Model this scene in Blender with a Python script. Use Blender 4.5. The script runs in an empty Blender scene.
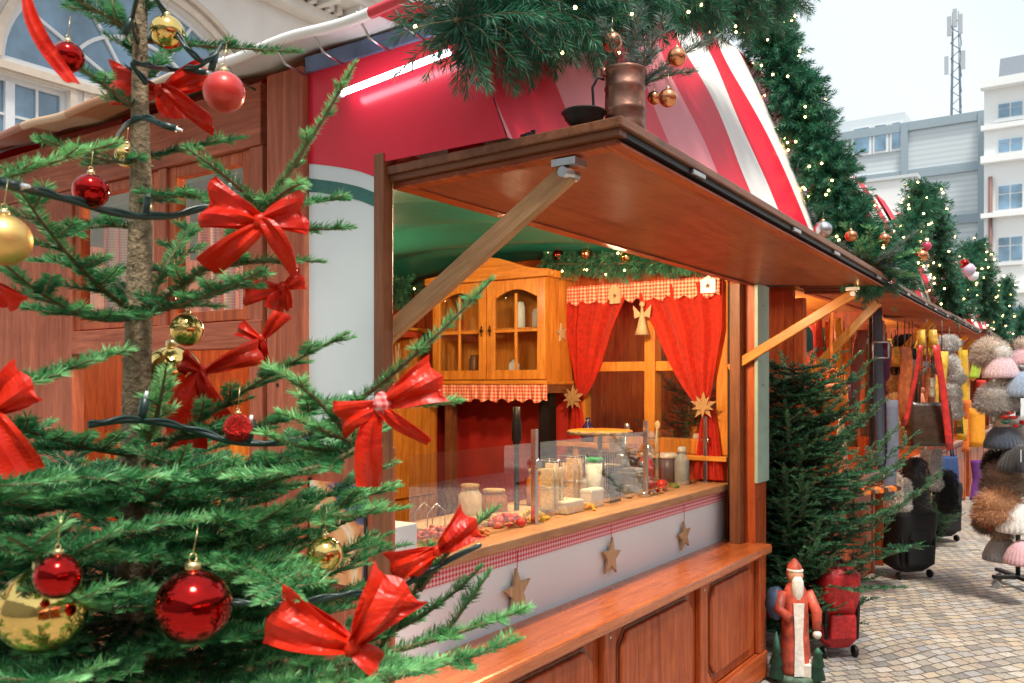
import bpy, bmesh, math, random
import numpy as np
from mathutils import Vector, Matrix, Euler
S = bpy.context.scene
COL = S.collection
R = math.radians
H = 1.65; F = 869.0; CX = 512.0; HY = 385.0
CA, SA = math.cos(R(34.5)), math.sin(R(34.5))

# ---------- measuring helpers: a ray of the reference met with a plane of the place ----------
def P(px, py, d):
    r = (px - CX) / F * d
    return Vector((d * CA + r * SA, d * SA - r * CA, H - (py - HY) / F * d))
def atX(px, py, X):
    k = (px - CX) / F
    return P(px, py, X / (CA + k * SA))
def atY(px, py, Y):
    k = (px - CX) / F
    return P(px, py, Y / (SA - k * CA))
def atZ(px, py, Z=0.0):
    return P(px, py, (H - Z) * F / (py - HY))

# ---------- mesh builder ----------
class MB:
    def __init__(s): s.v = []; s.f = []; s.m = []; s.sm = []
    def poly(s, pts, faces, mi=0, smooth=False):
        o = len(s.v); s.v += [tuple(p) for p in pts]
        for f in faces: s.f.append([o + i for i in f]); s.m.append(mi); s.sm.append(smooth)
        return s
    def box(s, x0, x1, y0, y1, z0, z1, mi=0):
        p = [(x0,y0,z0),(x1,y0,z0),(x1,y1,z0),(x0,y1,z0),(x0,y0,z1),(x1,y0,z1),(x1,y1,z1),(x0,y1,z1)]
        return s.poly(p, [(0,3,2,1),(4,5,6,7),(0,1,5,4),(1,2,6,5),(2,3,7,6),(3,0,4,7)], mi)
    def bar(s, a, b, w, h, mi=0, up=(0,0,1)):
        a = Vector(a); b = Vector(b); t = (b-a).normalized(); u = Vector(up)
        if abs(t.dot(u)) > .98: u = Vector((1,0,0))
        x = t.cross(u).normalized(); n = x.cross(t)
        p = []
        for c in (a, b):
            for i, j in ((-1,-1),(1,-1),(1,1),(-1,1)): p.append(c + x*(w/2*i) + n*(h/2*j))
        return s.poly(p, [(0,3,2,1),(4,5,6,7),(0,1,5,4),(1,2,6,5),(2,3,7,6),(3,0,4,7)], mi)
    def tube(s, pts, rad, n=8, mi=0, cap=True):
        pts = [Vector(p) for p in pts]
        if not hasattr(rad, '__len__'): rad = [rad]*len(pts)
        o = len(s.v); prev = None
        for i, p in enumerate(pts):
            t = (pts[min(i+1, len(pts)-1)] - pts[max(i-1, 0)])
            t = t.normalized() if t.length > 1e-9 else Vector((0,0,1))
            if prev is None:
                u = Vector((0,0,1)) if abs(t.z) < .9 else Vector((1,0,0))
                x = t.cross(u).normalized()
            else:
                x = (prev - t*prev.dot(t))
                x = x.normalized() if x.length > 1e-6 else t.orthogonal().normalized()
            prev = x; y = t.cross(x)
            for k in range(n):
                a = 2*math.pi*k/n
                s.v.append(tuple(p + (x*math.cos(a) + y*math.sin(a))*rad[i]))
        for i in range(len(pts)-1):
            for k in range(n):
                s.f.append([o+i*n+k, o+i*n+(k+1)%n, o+(i+1)*n+(k+1)%n, o+(i+1)*n+k]); s.m.append(mi); s.sm.append(True)
        if cap:
            s.f.append([o+k for k in range(n)][::-1]); s.m.append(mi); s.sm.append(False)
            s.f.append([o+(len(pts)-1)*n+k for k in range(n)]); s.m.append(mi); s.sm.append(False)
        return s
    def lathe(s, c, prof, n=20, mi=0, axis='Z', sm=True):
        # prof: (radius, height) pairs
        c = Vector(c); o = len(s.v)
        for r, h in prof:
            for k in range(n):
                a = 2*math.pi*k/n
                q = (r*math.cos(a), r*math.sin(a), h)
                if axis == 'X': q = (h, q[0], q[1])
                if axis == 'Y': q = (q[0], h, q[1])
                s.v.append(tuple(c + Vector(q)))
        for i in range(len(prof)-1):
            for k in range(n):
                s.f.append([o+i*n+k, o+i*n+(k+1)%n, o+(i+1)*n+(k+1)%n, o+(i+1)*n+k]); s.m.append(mi); s.sm.append(sm)
        s.f.append([o+k for k in range(n)][::-1]); s.m.append(mi); s.sm.append(False)
        s.f.append([o+(len(prof)-1)*n+k for k in range(n)]); s.m.append(mi); s.sm.append(False)
        return s
    def ball(s, c, r, mi=0, nu=20, nv=12, sc=(1,1,1), lump=0, rng=None):
        c = Vector(c); o = len(s.v)
        ph = [rng.uniform(0, 6.28) for _ in range(6)] if rng else [0]*6
        for i in range(nv+1):
            th = math.pi*i/nv
            for k in range(nu):
                a = 2*math.pi*k/nu
                d = (math.sin(th)*math.cos(a), math.sin(th)*math.sin(a), math.cos(th))
                q = 1 + lump*(math.sin(5*d[0]+ph[0])+math.sin(6*d[1]+ph[1])+math.sin(7*d[2]+ph[2]))/3
                s.v.append((c.x+d[0]*r*sc[0]*q, c.y+d[1]*r*sc[1]*q, c.z+d[2]*r*sc[2]*q))
        for i in range(nv):
            for k in range(nu):
                s.f.append([o+i*nu+k, o+(i+1)*nu+k, o+(i+1)*nu+(k+1)%nu, o+i*nu+(k+1)%nu]); s.m.append(mi); s.sm.append(True)
        return s
    def grid(s, fn, nu, nv, mi=0, smooth=True):
        o = len(s.v)
        for i in range(nu+1):
            for j in range(nv+1): s.v.append(tuple(fn(i/nu, j/nv)))
        for i in range(nu):
            for j in range(nv):
                a = o+i*(nv+1)+j
                s.f.append([a, a+nv+1, a+nv+2, a+1]); s.m.append(mi); s.sm.append(smooth)
        return s
    def prism(s, outline, a, b, plane='XZ', mi=0):
        # outline 2-D extruded between a and b along the remaining axis
        n = len(outline)
        def mk(u, v, w):
            return {'XZ': (u, w, v), 'YZ': (w, u, v), 'XY': (u, v, w)}[plane]
        p = [mk(u, v, a) for u, v in outline] + [mk(u, v, b) for u, v in outline]
        fs = [tuple(range(n))[::-1], tuple(range(n, 2*n))] + [(i, (i+1) % n, n+(i+1) % n, n+i) for i in range(n)]
        return s.poly(p, fs, mi)

def mesh_from(name, mb, mats, bevel=0):
    me = bpy.data.meshes.new(name)
    me.from_pydata(mb.v, [], mb.f)
    for m in (mats if isinstance(mats, (list, tuple)) else [mats]): me.materials.append(m)
    me.polygons.foreach_set('material_index', mb.m)
    me.polygons.foreach_set('use_smooth', mb.sm)
    me.update()
    return me
def link(name, data, parent=None):
    o = bpy.data.objects.new(name, data); COL.objects.link(o)
    if parent is not None: o.parent = parent
    return o
def tag(o, label=None, cat=None, group=None, kind=None):
    if label: o['label'] = label
    if cat: o['category'] = cat
    if group: o['group'] = group
    if kind: o['kind'] = kind
    return o
def wloc(o):
    v = Vector(o.location); p = o.parent
    while p: v = v + p.location; p = p.parent
    return v
def part(name, mb, mats, parent, bevel=0, solid=0, sub=0):
    """mesh given in world coordinates, hung under a thing that is only translated"""
    o = link(name, mesh_from(name, mb, mats), parent)
    if parent is not None: o.location = -wloc(parent)
    fin(o, bevel, solid, sub)
    return o
def lpart(name, mb, mats, parent, bevel=0, solid=0, sub=0):
    o = link(name, mesh_from(name, mb, mats), parent); fin(o, bevel, solid, sub); return o
def fin(o, bevel, solid, sub):
    if solid:
        m = o.modifiers.new('Solid', 'SOLIDIFY'); m.thickness = solid; m.offset = 0
    if bevel:
        m = o.modifiers.new('Bevel', 'BEVEL'); m.width = bevel; m.segments = 2; m.limit_method = 'ANGLE'; m.angle_limit = R(40)
    if sub:
        m = o.modifiers.new('Sub', 'SUBSURF'); m.levels = sub; m.render_levels = sub
def thing(name, label, cat, loc=(0,0,0), rot=(0,0,0), group=None):
    o = link(name, None); o.location = loc; o.rotation_euler = rot; o.empty_display_size = .1
    return tag(o, label, cat, group)
def single(name, mb, mats, label, cat, group=None, base=None, **k):
    """a thing that is one mesh; its origin is put at its base"""
    if base is not None:
        b = Vector(base); mb.v = [(v[0]-b.x, v[1]-b.y, v[2]-b.z) for v in mb.v]
    o = link(name, mesh_from(name, mb, mats)); fin(o, k.get('bevel', 0), k.get('solid', 0), k.get('sub', 0))
    if base is not None: o.location = base
    return tag(o, label, cat, group)
def struct(name, mb, mats): 
    o = link(name, mesh_from(name, mb, mats)); return tag(o, kind='structure')
def beam(name, a, b, w, h, mat, parent, bevel=.004, roll=0):
    """timber with its own axis so the grain runs along it"""
    a = Vector(a); b = Vector(b); L = (b-a).length; t = (b-a)/L
    u = Vector((0,0,1)) if abs(t.z) < .98 else Vector((1,0,0))
    y = u.cross(t).normalized(); z = t.cross(y)
    mb = MB().box(0, L, -w/2, w/2, -h/2, h/2)
    o = link(name, mesh_from(name, mb, mat), parent)
    M = Matrix((t, y, z)).transposed()
    o.rotation_euler = M.to_euler()
    o.location = a - (wloc(parent) if parent is not None else Vector((0,0,0)))
    fin(o, bevel, 0, 0); return o
def copy_tree(o, parent=None):
    c = o.copy(); COL.objects.link(c)
    if parent is not None: c.parent = parent
    for ch in list(o.children): copy_tree(ch, c)
    return c

# ---------- materials ----------
def nm(name):
    m = bpy.data.materials.new(name); m.use_nodes = True
    nt = m.node_tree; b = nt.nodes['Principled BSDF']
    return m, nt, b
def N(nt, t, **k):
    n = nt.nodes.new(t)
    for a, v in k.items():
        if a in ('ins',):
            for i, x in v.items(): n.inputs[i].default_value = x
        else: setattr(n, a, v)
    return n
def c4(c): return (c[0], c[1], c[2], 1)
def ramp(nt, stops, fac):
    n = N(nt, 'ShaderNodeValToRGB'); cr = n.color_ramp
    while len(cr.elements) < len(stops): cr.elements.new(.5)
    for e, (p, c) in zip(cr.elements, stops): e.position = p; e.color = c4(c)
    nt.links.new(fac, n.inputs[0]); return n
def plain(name, col, rough=.5, metal=0, coat=0, var=.12, scale=30, bump=0, spec=.5, sheen=0, trans=0, emit=None, estr=0, bscale=None):
    m, nt, b = nm(name)
    b.inputs['Roughness'].default_value = rough; b.inputs['Metallic'].default_value = metal
    b.inputs['Coat Weight'].default_value = coat; b.inputs['Coat Roughness'].default_value = .12
    b.inputs['Specular IOR Level'].default_value = spec
    b.inputs['Sheen Weight'].default_value = sheen
    tc = N(nt, 'ShaderNodeTexCoord')
    no = N(nt, 'ShaderNodeTexNoise', ins={'Scale': scale, 'Detail': 5})
    nt.links.new(tc.outputs['Object'], no.inputs['Vector'])
    lo = [max(0, x*(1-var)) for x in col]; hi = [min(1, x*(1+var)) for x in col]
    r = ramp(nt, [(.3, lo), (.7, hi)], no.outputs['Fac'])
    nt.links.new(r.outputs[0], b.inputs['Base Color'])
    if bump:
        n2 = N(nt, 'ShaderNodeTexNoise', ins={'Scale': bscale or scale*2, 'Detail': 6})
        nt.links.new(tc.outputs['Object'], n2.inputs['Vector'])
        bp = N(nt, 'ShaderNodeBump', ins={'Strength': bump, 'Distance': .01})
        nt.links.new(n2.outputs['Fac'], bp.inputs['Height']); nt.links.new(bp.outputs[0], b.inputs['Normal'])
    if trans:
        b.inputs['Transmission Weight'].default_value = trans
    if emit:
        b.inputs['Emission Color'].default_value = c4(emit); b.inputs['Emission Strength'].default_value = estr
    return m
def wood(name, dark, light, axis='X', rough=.4, coat=.25, scale=1.0, knots=True):
    m, nt, b = nm(name)
    tc = N(nt, 'ShaderNodeTexCoord'); mp = N(nt, 'ShaderNodeMapping')
    sc = {'X': (1.2, 16, 16), 'Y': (16, 1.2, 16), 'Z': (16, 16, 1.2)}[axis]
    mp.inputs['Scale'].default_value = [x*scale for x in sc]
    nt.links.new(tc.outputs['Object'], mp.inputs['Vector'])
    n1 = N(nt, 'ShaderNodeTexNoise', ins={'Scale': 1.6, 'Detail': 8, 'Roughness': .62, 'Distortion': 1.1})
    nt.links.new(mp.outputs[0], n1.inputs['Vector'])
    n2 = N(nt, 'ShaderNodeTexNoise', ins={'Scale': 9, 'Detail': 4, 'Roughness': .7})
    nt.links.new(mp.outputs[0], n2.inputs['Vector'])
    n3 = N(nt, 'ShaderNodeTexNoise', ins={'Scale': 3.1, 'Detail': 7, 'Roughness': .65})
    nt.links.new(tc.outputs['Object'], n3.inputs['Vector'])
    r = ramp(nt, [(.3, dark), (.52, [(a+c)/2 for a, c in zip(dark, light)]), (.72, light)], n1.outputs['Fac'])
    mx = N(nt, 'ShaderNodeMixRGB', blend_type='MULTIPLY', ins={'Fac': .5})
    r2 = ramp(nt, [(.35, (.6,.55,.5)), (.6, (1,1,1))], n2.outputs['Fac'])
    nt.links.new(r.outputs[0], mx.inputs[1]); nt.links.new(r2.outputs[0], mx.inputs[2])
    mx2 = N(nt, 'ShaderNodeMixRGB', blend_type='MULTIPLY', ins={'Fac': .55})
    r3 = ramp(nt, [(.30, (.55,.47,.42)), (.48, (.95,.93,.92)), (.68, (1,1,1))], n3.outputs['Fac'])
    nt.links.new(mx.outputs[0], mx2.inputs[1]); nt.links.new(r3.outputs[0], mx2.inputs[2])
    nt.links.new(mx2.outputs[0], b.inputs['Base Color'])
    rr = N(nt, 'ShaderNodeMapRange', ins={'From Min': .3, 'From Max': .7, 'To Min': rough+.12, 'To Max': rough-.06})
    nt.links.new(n3.outputs['Fac'], rr.inputs['Value']); nt.links.new(rr.outputs[0], b.inputs['Roughness'])
    b.inputs['Coat Weight'].default_value = coat; b.inputs['Coat Roughness'].default_value = .2; b.inputs['Specular IOR Level'].default_value = .28
    bp = N(nt, 'ShaderNodeBump', ins={'Strength': .35, 'Distance': .004})
    nt.links.new(n2.outputs['Fac'], bp.inputs['Height']); nt.links.new(bp.outputs[0], b.inputs['Normal'])
    return m
def checks(name, ca, cb, size, axes='XZ', rough=.8):
    """gingham: two crossing stripe sets"""
    m, nt, b = nm(name)
    tc = N(nt, 'ShaderNodeTexCoord'); sp = N(nt, 'ShaderNodeSeparateXYZ')
    nt.links.new(tc.outputs['Object'], sp.inputs[0])
    outs = []
    for a in axes:
        mu = N(nt, 'ShaderNodeMath', operation='MULTIPLY'); mu.inputs[1].default_value = 1/size
        nt.links.new(sp.outputs[a], mu.inputs[0])
        fr = N(nt, 'ShaderNodeMath', operation='FRACT'); nt.links.new(mu.outputs[0], fr.inputs[0])
        gt = N(nt, 'ShaderNodeMath', operation='GREATER_THAN'); gt.inputs[1].default_value = .5
        nt.links.new(fr.outputs[0], gt.inputs[0]); outs.append(gt)
    ad = N(nt, 'ShaderNodeMath', operation='ADD'); nt.links.new(outs[0].outputs[0], ad.inputs[0]); nt.links.new(outs[1].outputs[0], ad.inputs[1])
    hf = N(nt, 'ShaderNodeMath', operation='MULTIPLY'); hf.inputs[1].default_value = .5; nt.links.new(ad.outputs[0], hf.inputs[0])
    mid = [(x+y)/2 for x, y in zip(ca, cb)]
    r = ramp(nt, [(0, cb), (.5, mid), (1, ca)], hf.outputs[0]); r.color_ramp.interpolation = 'CONSTANT'
    r.color_ramp.elements[1].position = .3; r.color_ramp.elements[2].position = .8
    nt.links.new(r.outputs[0], b.inputs['Base Color']); b.inputs['Roughness'].default_value = rough
    return m
def glass(name, tint=(1,1,1), refl=.1, rough=.0):
    """thin pane: clear with a mirror share that grows at glancing angles"""
    m, nt, b = nm(name); nt.nodes.remove(b)
    out = [n for n in nt.nodes if n.type == 'OUTPUT_MATERIAL'][0]
    tr = N(nt, 'ShaderNodeBsdfTransparent', ins={'Color': c4(tint)})
    gl = N(nt, 'ShaderNodeBsdfGlossy', ins={'Roughness': rough, 'Color': (1,1,1,1)})
    fr = N(nt, 'ShaderNodeLayerWeight', ins={'Blend': .5})
    pw = N(nt, 'ShaderNodeMath', operation='POWER'); pw.inputs[1].default_value = 3.5; nt.links.new(fr.outputs['Facing'], pw.inputs[0])
    ma = N(nt, 'ShaderNodeMapRange', ins={'To Min': refl, 'To Max': .9}); nt.links.new(pw.outputs[0], ma.inputs['Value'])
    mx = N(nt, 'ShaderNodeMixShader'); nt.links.new(ma.outputs[0], mx.inputs[0]); nt.links.new(tr.outputs[0], mx.inputs[1]); nt.links.new(gl.outputs[0], mx.inputs[2])
    nt.links.new(mx.outputs[0], out.inputs[0]); return m
def cloth(name, col, rough=.7, trans=.35, var=.15, weave=True, sheen=.2):
    m, nt, b = nm(name)
    tc = N(nt, 'ShaderNodeTexCoord')
    no = N(nt, 'ShaderNodeTexNoise', ins={'Scale': 40, 'Detail': 5}); nt.links.new(tc.outputs['Object'], no.inputs['Vector'])
    r = ramp(nt, [(.3, [x*(1-var) for x in col]), (.7, [min(1, x*(1+var)) for x in col])], no.outputs['Fac'])
    nt.links.new(r.outputs[0], b.inputs['Base Color']); b.inputs['Roughness'].default_value = rough; b.inputs['Sheen Weight'].default_value = sheen
    out = [n for n in nt.nodes if n.type == 'OUTPUT_MATERIAL'][0]
    tl = N(nt, 'ShaderNodeBsdfTranslucent'); nt.links.new(r.outputs[0], tl.inputs[0])
    mx = N(nt, 'ShaderNodeMixShader', ins={'Fac': trans}); nt.links.new(b.outputs[0], mx.inputs[1]); nt.links.new(tl.outputs[0], mx.inputs[2])
    nt.links.new(mx.outputs[0], out.inputs[0])
    if weave:
        n2 = N(nt, 'ShaderNodeTexNoise', ins={'Scale': 400, 'Detail': 2}); nt.links.new(tc.outputs['Object'], n2.inputs['Vector'])
        bp = N(nt, 'ShaderNodeBump', ins={'Strength': .3, 'Distance': .002}); nt.links.new(n2.outputs['Fac'], bp.inputs['Height']); nt.links.new(bp.outputs[0], b.inputs['Normal'])
    return m
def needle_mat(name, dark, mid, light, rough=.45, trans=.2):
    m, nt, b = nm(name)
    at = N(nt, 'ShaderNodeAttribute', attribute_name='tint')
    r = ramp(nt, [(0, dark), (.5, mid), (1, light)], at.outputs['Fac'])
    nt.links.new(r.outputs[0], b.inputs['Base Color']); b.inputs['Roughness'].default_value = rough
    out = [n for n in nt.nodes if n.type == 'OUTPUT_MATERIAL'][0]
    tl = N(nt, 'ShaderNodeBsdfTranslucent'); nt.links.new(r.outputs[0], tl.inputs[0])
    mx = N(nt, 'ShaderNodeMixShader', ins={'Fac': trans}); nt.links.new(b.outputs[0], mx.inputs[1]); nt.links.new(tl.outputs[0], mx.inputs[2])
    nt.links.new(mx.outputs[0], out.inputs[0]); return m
def lampmat(name, col, s):
    m, nt, b = nm(name); b.inputs['Base Color'].default_value = c4(col)
    b.inputs['Emission Color'].default_value = c4(col); b.inputs['Emission Strength'].default_value = s; return m

W = {}
for ax in 'XYZ':
    W['red'+ax] = wood('varnished_red_wood_'+ax, (.27,.036,.010), (.64,.145,.034), ax, .42, .10)
    W['org'+ax] = wood('orange_pine_'+ax, (.52,.16,.018), (.86,.38,.06), ax, .38, .3)
    W['brn'+ax] = wood('brown_wood_'+ax, (.14,.05,.022), (.30,.115,.05), ax, .42, .2)
    W['side'+ax] = wood('weathered_red_wood_'+ax, (.27,.062,.032), (.56,.165,.085), ax, .55, .03)
W['bench'] = wood('glossy_shelf_wood', (.42,.085,.022), (.76,.23,.065), 'X', .26, .5)
W['raw'] = wood('raw_timber', (.38,.20,.09), (.62,.36,.18), 'X', .6, 0)
W['ply'] = wood('plywood_flap', (.25,.062,.028), (.40,.118,.054), 'X', .42, .12, .7)
W['counter'] = wood('counter_wood', (.45,.22,.10), (.70,.42,.22), 'X', .45, .15)
W['pale'] = wood('pale_star_wood', (.50,.34,.18), (.76,.58,.36), 'Z', .6, 0)
M = {}
M['dark'] = plain('dark_metal', (.02,.02,.022), .45, .3)
M['black'] = plain('black_recess', (.012,.010,.010), .8)
M['steel'] = plain('steel', (.55,.56,.58), .28, 1, bump=.05)
M['chrome'] = plain('brushed_chrome', (.6,.6,.62), .22, 1, var=.03)
M['white'] = plain('white_panel', (.78,.87,.92), .45, coat=.0, var=.04, scale=3, bump=.05, bscale=60)
M['banner'] = plain('white_banner', (.62,.68,.70), .35, var=.05, scale=4)
M['green_board'] = plain('pale_green_board', (.34,.46,.38), .55, var=.1, scale=12)
M['copper'] = plain('aged_copper', (.30,.15,.11), .36, .85, var=.45, scale=14, bump=.25)
M['iron'] = plain('black_iron', (.02,.018,.018), .5, .6, bump=.2)
M['bark'] = plain('bark', (.26,.195,.12), .9, var=.5, scale=60, bump=.9, bscale=120)
M['twig'] = plain('young_bark', (.16,.12,.06), .8, var=.4, scale=80)
M['cable'] = plain('dark_green_cable', (.008,.035,.032), .4, coat=.2)
M['led'] = lampmat('unlit_led_tip', (.5,.55,.6), .0)
M['bulb'] = lampmat('warm_bulb', (1,.62,.22), 14)
M['red_plas'] = plain('red_plastic', (.55,.03,.025), .35, coat=.3)
M['black_nylon'] = plain('black_nylon', (.007,.008,.010), .75, var=.4, scale=200, bump=.3)
M['pane'] = glass('window_pane', (.9,.95,.95), .10)
M['guard'] = glass('guard_glass', (.95,.98,.97), .20)
M['jarglass'] = glass('jar_glass', (.9,.94,.94), .12)
M['green_tarp'] = cloth('green_tarp', (.014,.15,.105), .45, .25, .12, False, 0)
M['ribbon'] = None
M['curtain'] = cloth('red_curtain', (.82,.05,.02), .8, .55)
M['gingham'] = checks('gingham_band', (.62,.012,.05), (.85,.62,.66), .018, 'XZ')
M['gingham_y'] = checks('gingham_valance', (.66,.03,.02), (.85,.52,.34), .022, 'YZ')
M['fir'] = needle_mat('fir_needles', (.006,.055,.025), (.05,.27,.09), (.30,.68,.28))
M['firdark'] = needle_mat('spruce_needles', (.006,.035,.020), (.014,.075,.035), (.04,.16,.07))
M['garl'] = needle_mat('garland_needles', (.006,.050,.034), (.020,.15,.085), (.09,.38,.20))
M['bluefir'] = needle_mat('blue_fir_needles', (.05,.10,.09), (.11,.19,.17), (.28,.38,.34))
def ribbon_mat():
    m, nt, b = nm('red_ribbon')
    tc = N(nt, 'ShaderNodeTexCoord')
    no = N(nt, 'ShaderNodeTexNoise', ins={'Scale': 9, 'Detail': 3, 'Distortion': 2}); nt.links.new(tc.outputs['Object'], no.inputs['Vector'])
    r = ramp(nt, [(.3, (.60,.012,.004)), (.7, (.90,.045,.012))], no.outputs['Fac'])
    nt.links.new(r.outputs[0], b.inputs['Base Color']); b.inputs['Roughness'].default_value = .32
    b.inputs['Specular IOR Level'].default_value = .35
    bp = N(nt, 'ShaderNodeBump', ins={'Strength': .7, 'Distance': .012}); nt.links.new(no.outputs['Fac'], bp.inputs['Height']); nt.links.new(bp.outputs[0], b.inputs['Normal'])
    out = [n for n in nt.nodes if n.type == 'OUTPUT_MATERIAL'][0]
    tl = N(nt, 'ShaderNodeBsdfTranslucent', ins={'Color': (.7,.02,.008,1)})
    mx = N(nt, 'ShaderNodeMixShader', ins={'Fac': .3}); nt.links.new(b.outputs[0], mx.inputs[1]); nt.links.new(tl.outputs[0], mx.inputs[2])
    nt.links.new(mx.outputs[0], out.inputs[0]); return m
M['ribbon'] = ribbon_mat()

# ---------- needles ----------
def needle_arrays(paths, rng, per_m, length, width, flat=True, spread=58, tipbias=.5, base_t=0.45, around=None):
    """paths: list of (k x 3 array). returns verts (n*4,3), tint (n) for n needle quads"""
    V = []; T = []
    for pi_, pth in enumerate(paths):
        pth = np.asarray(pth, float); bt = base_t[pi_] if hasattr(base_t, '__len__') else base_t
        seg = np.diff(pth, axis=0); L = np.linalg.norm(seg, axis=1); tot = L.sum()
        n = max(4, int(tot*per_m)); 
        s = np.sort(rng.random(n))*tot; cum = np.concatenate([[0], np.cumsum(L)])
        i = np.clip(np.searchsorted(cum, s)-1, 0, len(L)-1)
        f = (s-cum[i])/np.maximum(L[i], 1e-9)
        p = pth[i] + seg[i]*f[:, None]; t = seg[i]/np.maximum(L[i], 1e-9)[:, None]
        up = np.tile([0, 0, 1.0], (n, 1)); bad = np.abs(t[:, 2]) > .93; up[bad] = [1, 0, 0]
        sd = np.cross(t, up); sd /= np.linalg.norm(sd, axis=1)[:, None]; nn = np.cross(sd, t)
        if flat:
            u = rng.random(n)
            phi = np.where(u < .40, rng.normal(.16, .20, n), np.where(u < .80, math.pi-rng.normal(.16, .20, n), rng.uniform(.3, math.pi-.3, n)))
        else: phi = rng.uniform(0, 2*math.pi, n)
        q = s/tot
        fw = np.radians(spread - 30*np.clip((q-.8)/.2, 0, 1)**2 + rng.normal(0, 4, n))
        d = t*np.cos(fw)[:, None] + (sd*np.cos(phi)[:, None] + nn*np.sin(phi)[:, None])*np.sin(fw)[:, None]
        ln = length*(.85+.25*rng.random(n))*(1-.35*np.clip((q-.9)/.1, 0, 1)); ln = ln[:, None]
        rb = rng.normal(size=(n, 3)); b = np.cross(d, rb); b /= np.linalg.norm(b, axis=1)[:, None]
        w = width*(.8+.4*rng.random(n))[:, None]
        drop = np.zeros((n, 3)); drop[:, 2] = -ln[:, 0]*.06
        V.append(np.stack([p, p+d*ln*.45+b*w/2, p+d*ln+drop, p+d*ln*.45-b*w/2], 1))
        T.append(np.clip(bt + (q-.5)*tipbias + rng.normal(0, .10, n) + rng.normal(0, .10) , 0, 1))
    if not V: return np.zeros((0, 3)), np.zeros(0)
    return np.concatenate(V).reshape(-1, 3), np.concatenate(T)
def needle_mesh(name, nv, tint, mats, extra=None):
    """quads from arrays, plus an optional MB (wood) using material 1"""
    me = bpy.data.meshes.new(name)
    nq = len(nv)//4
    ev = np.array(extra.v, float).reshape(-1, 3) if extra and extra.v else np.zeros((0, 3))
    ef = extra.f if extra else []
    me.vertices.add(len(nv)+len(ev)); me.vertices.foreach_set('co', np.concatenate([nv, ev]).astype(np.float32).ravel())
    loops = [np.arange(nq*4, dtype=np.int32)]; starts = [np.arange(nq, dtype=np.int32)*4]
    if ef:
        fl = []; st = []; c = nq*4
        for f in ef: st.append(c); fl += [i+len(nv) for i in f]; c += len(f)
        loops.append(np.array(fl, np.int32)); starts.append(np.array(st, np.int32))
    loops = np.concatenate(loops); starts = np.concatenate(starts)
    me.loops.add(len(loops)); me.loops.foreach_set('vertex_index', loops)
    me.polygons.add(len(starts)); me.polygons.foreach_set('loop_start', starts)
    mi = np.zeros(len(starts), np.int32); mi[nq:] = 1; me.polygons.foreach_set('material_index', mi)
    sm = np.zeros(len(starts), bool); sm[nq:] = True; me.polygons.foreach_set('use_smooth', sm)
    for m in mats: me.materials.append(m)
    me.update(calc_edges=True)
    a = me.attributes.new('tint', 'FLOAT', 'FACE')
    tt = np.full(len(starts), .5, np.float32); tt[:nq] = tint; a.data.foreach_set('value', tt)
    return me
def curve_pts(a, b, sag=0, n=8, c=None):
    a = Vector(a); b = Vector(b); out = []
    for i in range(n+1):
        t = i/n
        if c is None: p = a.lerp(b, t)
        else: p = a*(1-t)**2 + Vector(c)*2*t*(1-t) + b*t*t
        p = p + Vector((0, 0, -sag*4*t*(1-t))); out.append(p)
    return out
def polyat(pts, t):
    x = t*(len(pts)-1); i = min(int(x), len(pts)-2); return pts[i].lerp(pts[i+1], x-i)
def fir_branch(pts, rnd, twig=.16, gap=.035, start=.12, ang=50, sub=True, up=Vector((0,0,1))):
    """main axis + side twigs in a flat spray. returns list of (points, r0, r1)"""
    pts = [Vector(p) for p in pts]; L = sum((pts[i+1]-pts[i]).length for i in range(len(pts)-1))
    out = [(pts, .0042+.004*L, .0014)]
    s = start*L; side = 1 if rnd.random() < .5 else -1
    while s < L*.96:
        t = s/L; p = polyat(pts, t); q = polyat(pts, min(1, t+.02)); d = (q-p)
        if d.length < 1e-6: break
        d.normalize(); sd = d.cross(up)
        if sd.length < .1: sd = d.orthogonal()
        sd.normalize()
        ll = twig*(1-.62*t)*rnd.uniform(.75, 1.15)
        if t < .25: ll *= .7+t
        a = R(ang+rnd.uniform(-9, 9))
        v = (d*math.cos(a) + sd*side*math.sin(a) + up*rnd.uniform(-.12, .22)).normalized()
        e = p + v*ll
        c = p + v*ll*.5 - d*ll*.04
        tw = curve_pts(p, e, 0, 5, c); out.append((tw, .002, .001))
        if sub and ll > .09:
            for k in (.35, .6):
                for sg in (1, -1):
                    if rnd.random() < .75:
                        pp = polyat(tw, k+rnd.uniform(-.06, .06)); ss = v.cross(up).normalized()
                        vv = (v*.72 + ss*sg*.66 + up*rnd.uniform(-.1, .15)).normalized()
                        out.append((curve_pts(pp, pp+vv*ll*(.5-.35*k)*1.1, 0, 3), .0013, .0008))
        s += gap*rnd.uniform(.7, 1.25); side = -side
    return out
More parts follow.
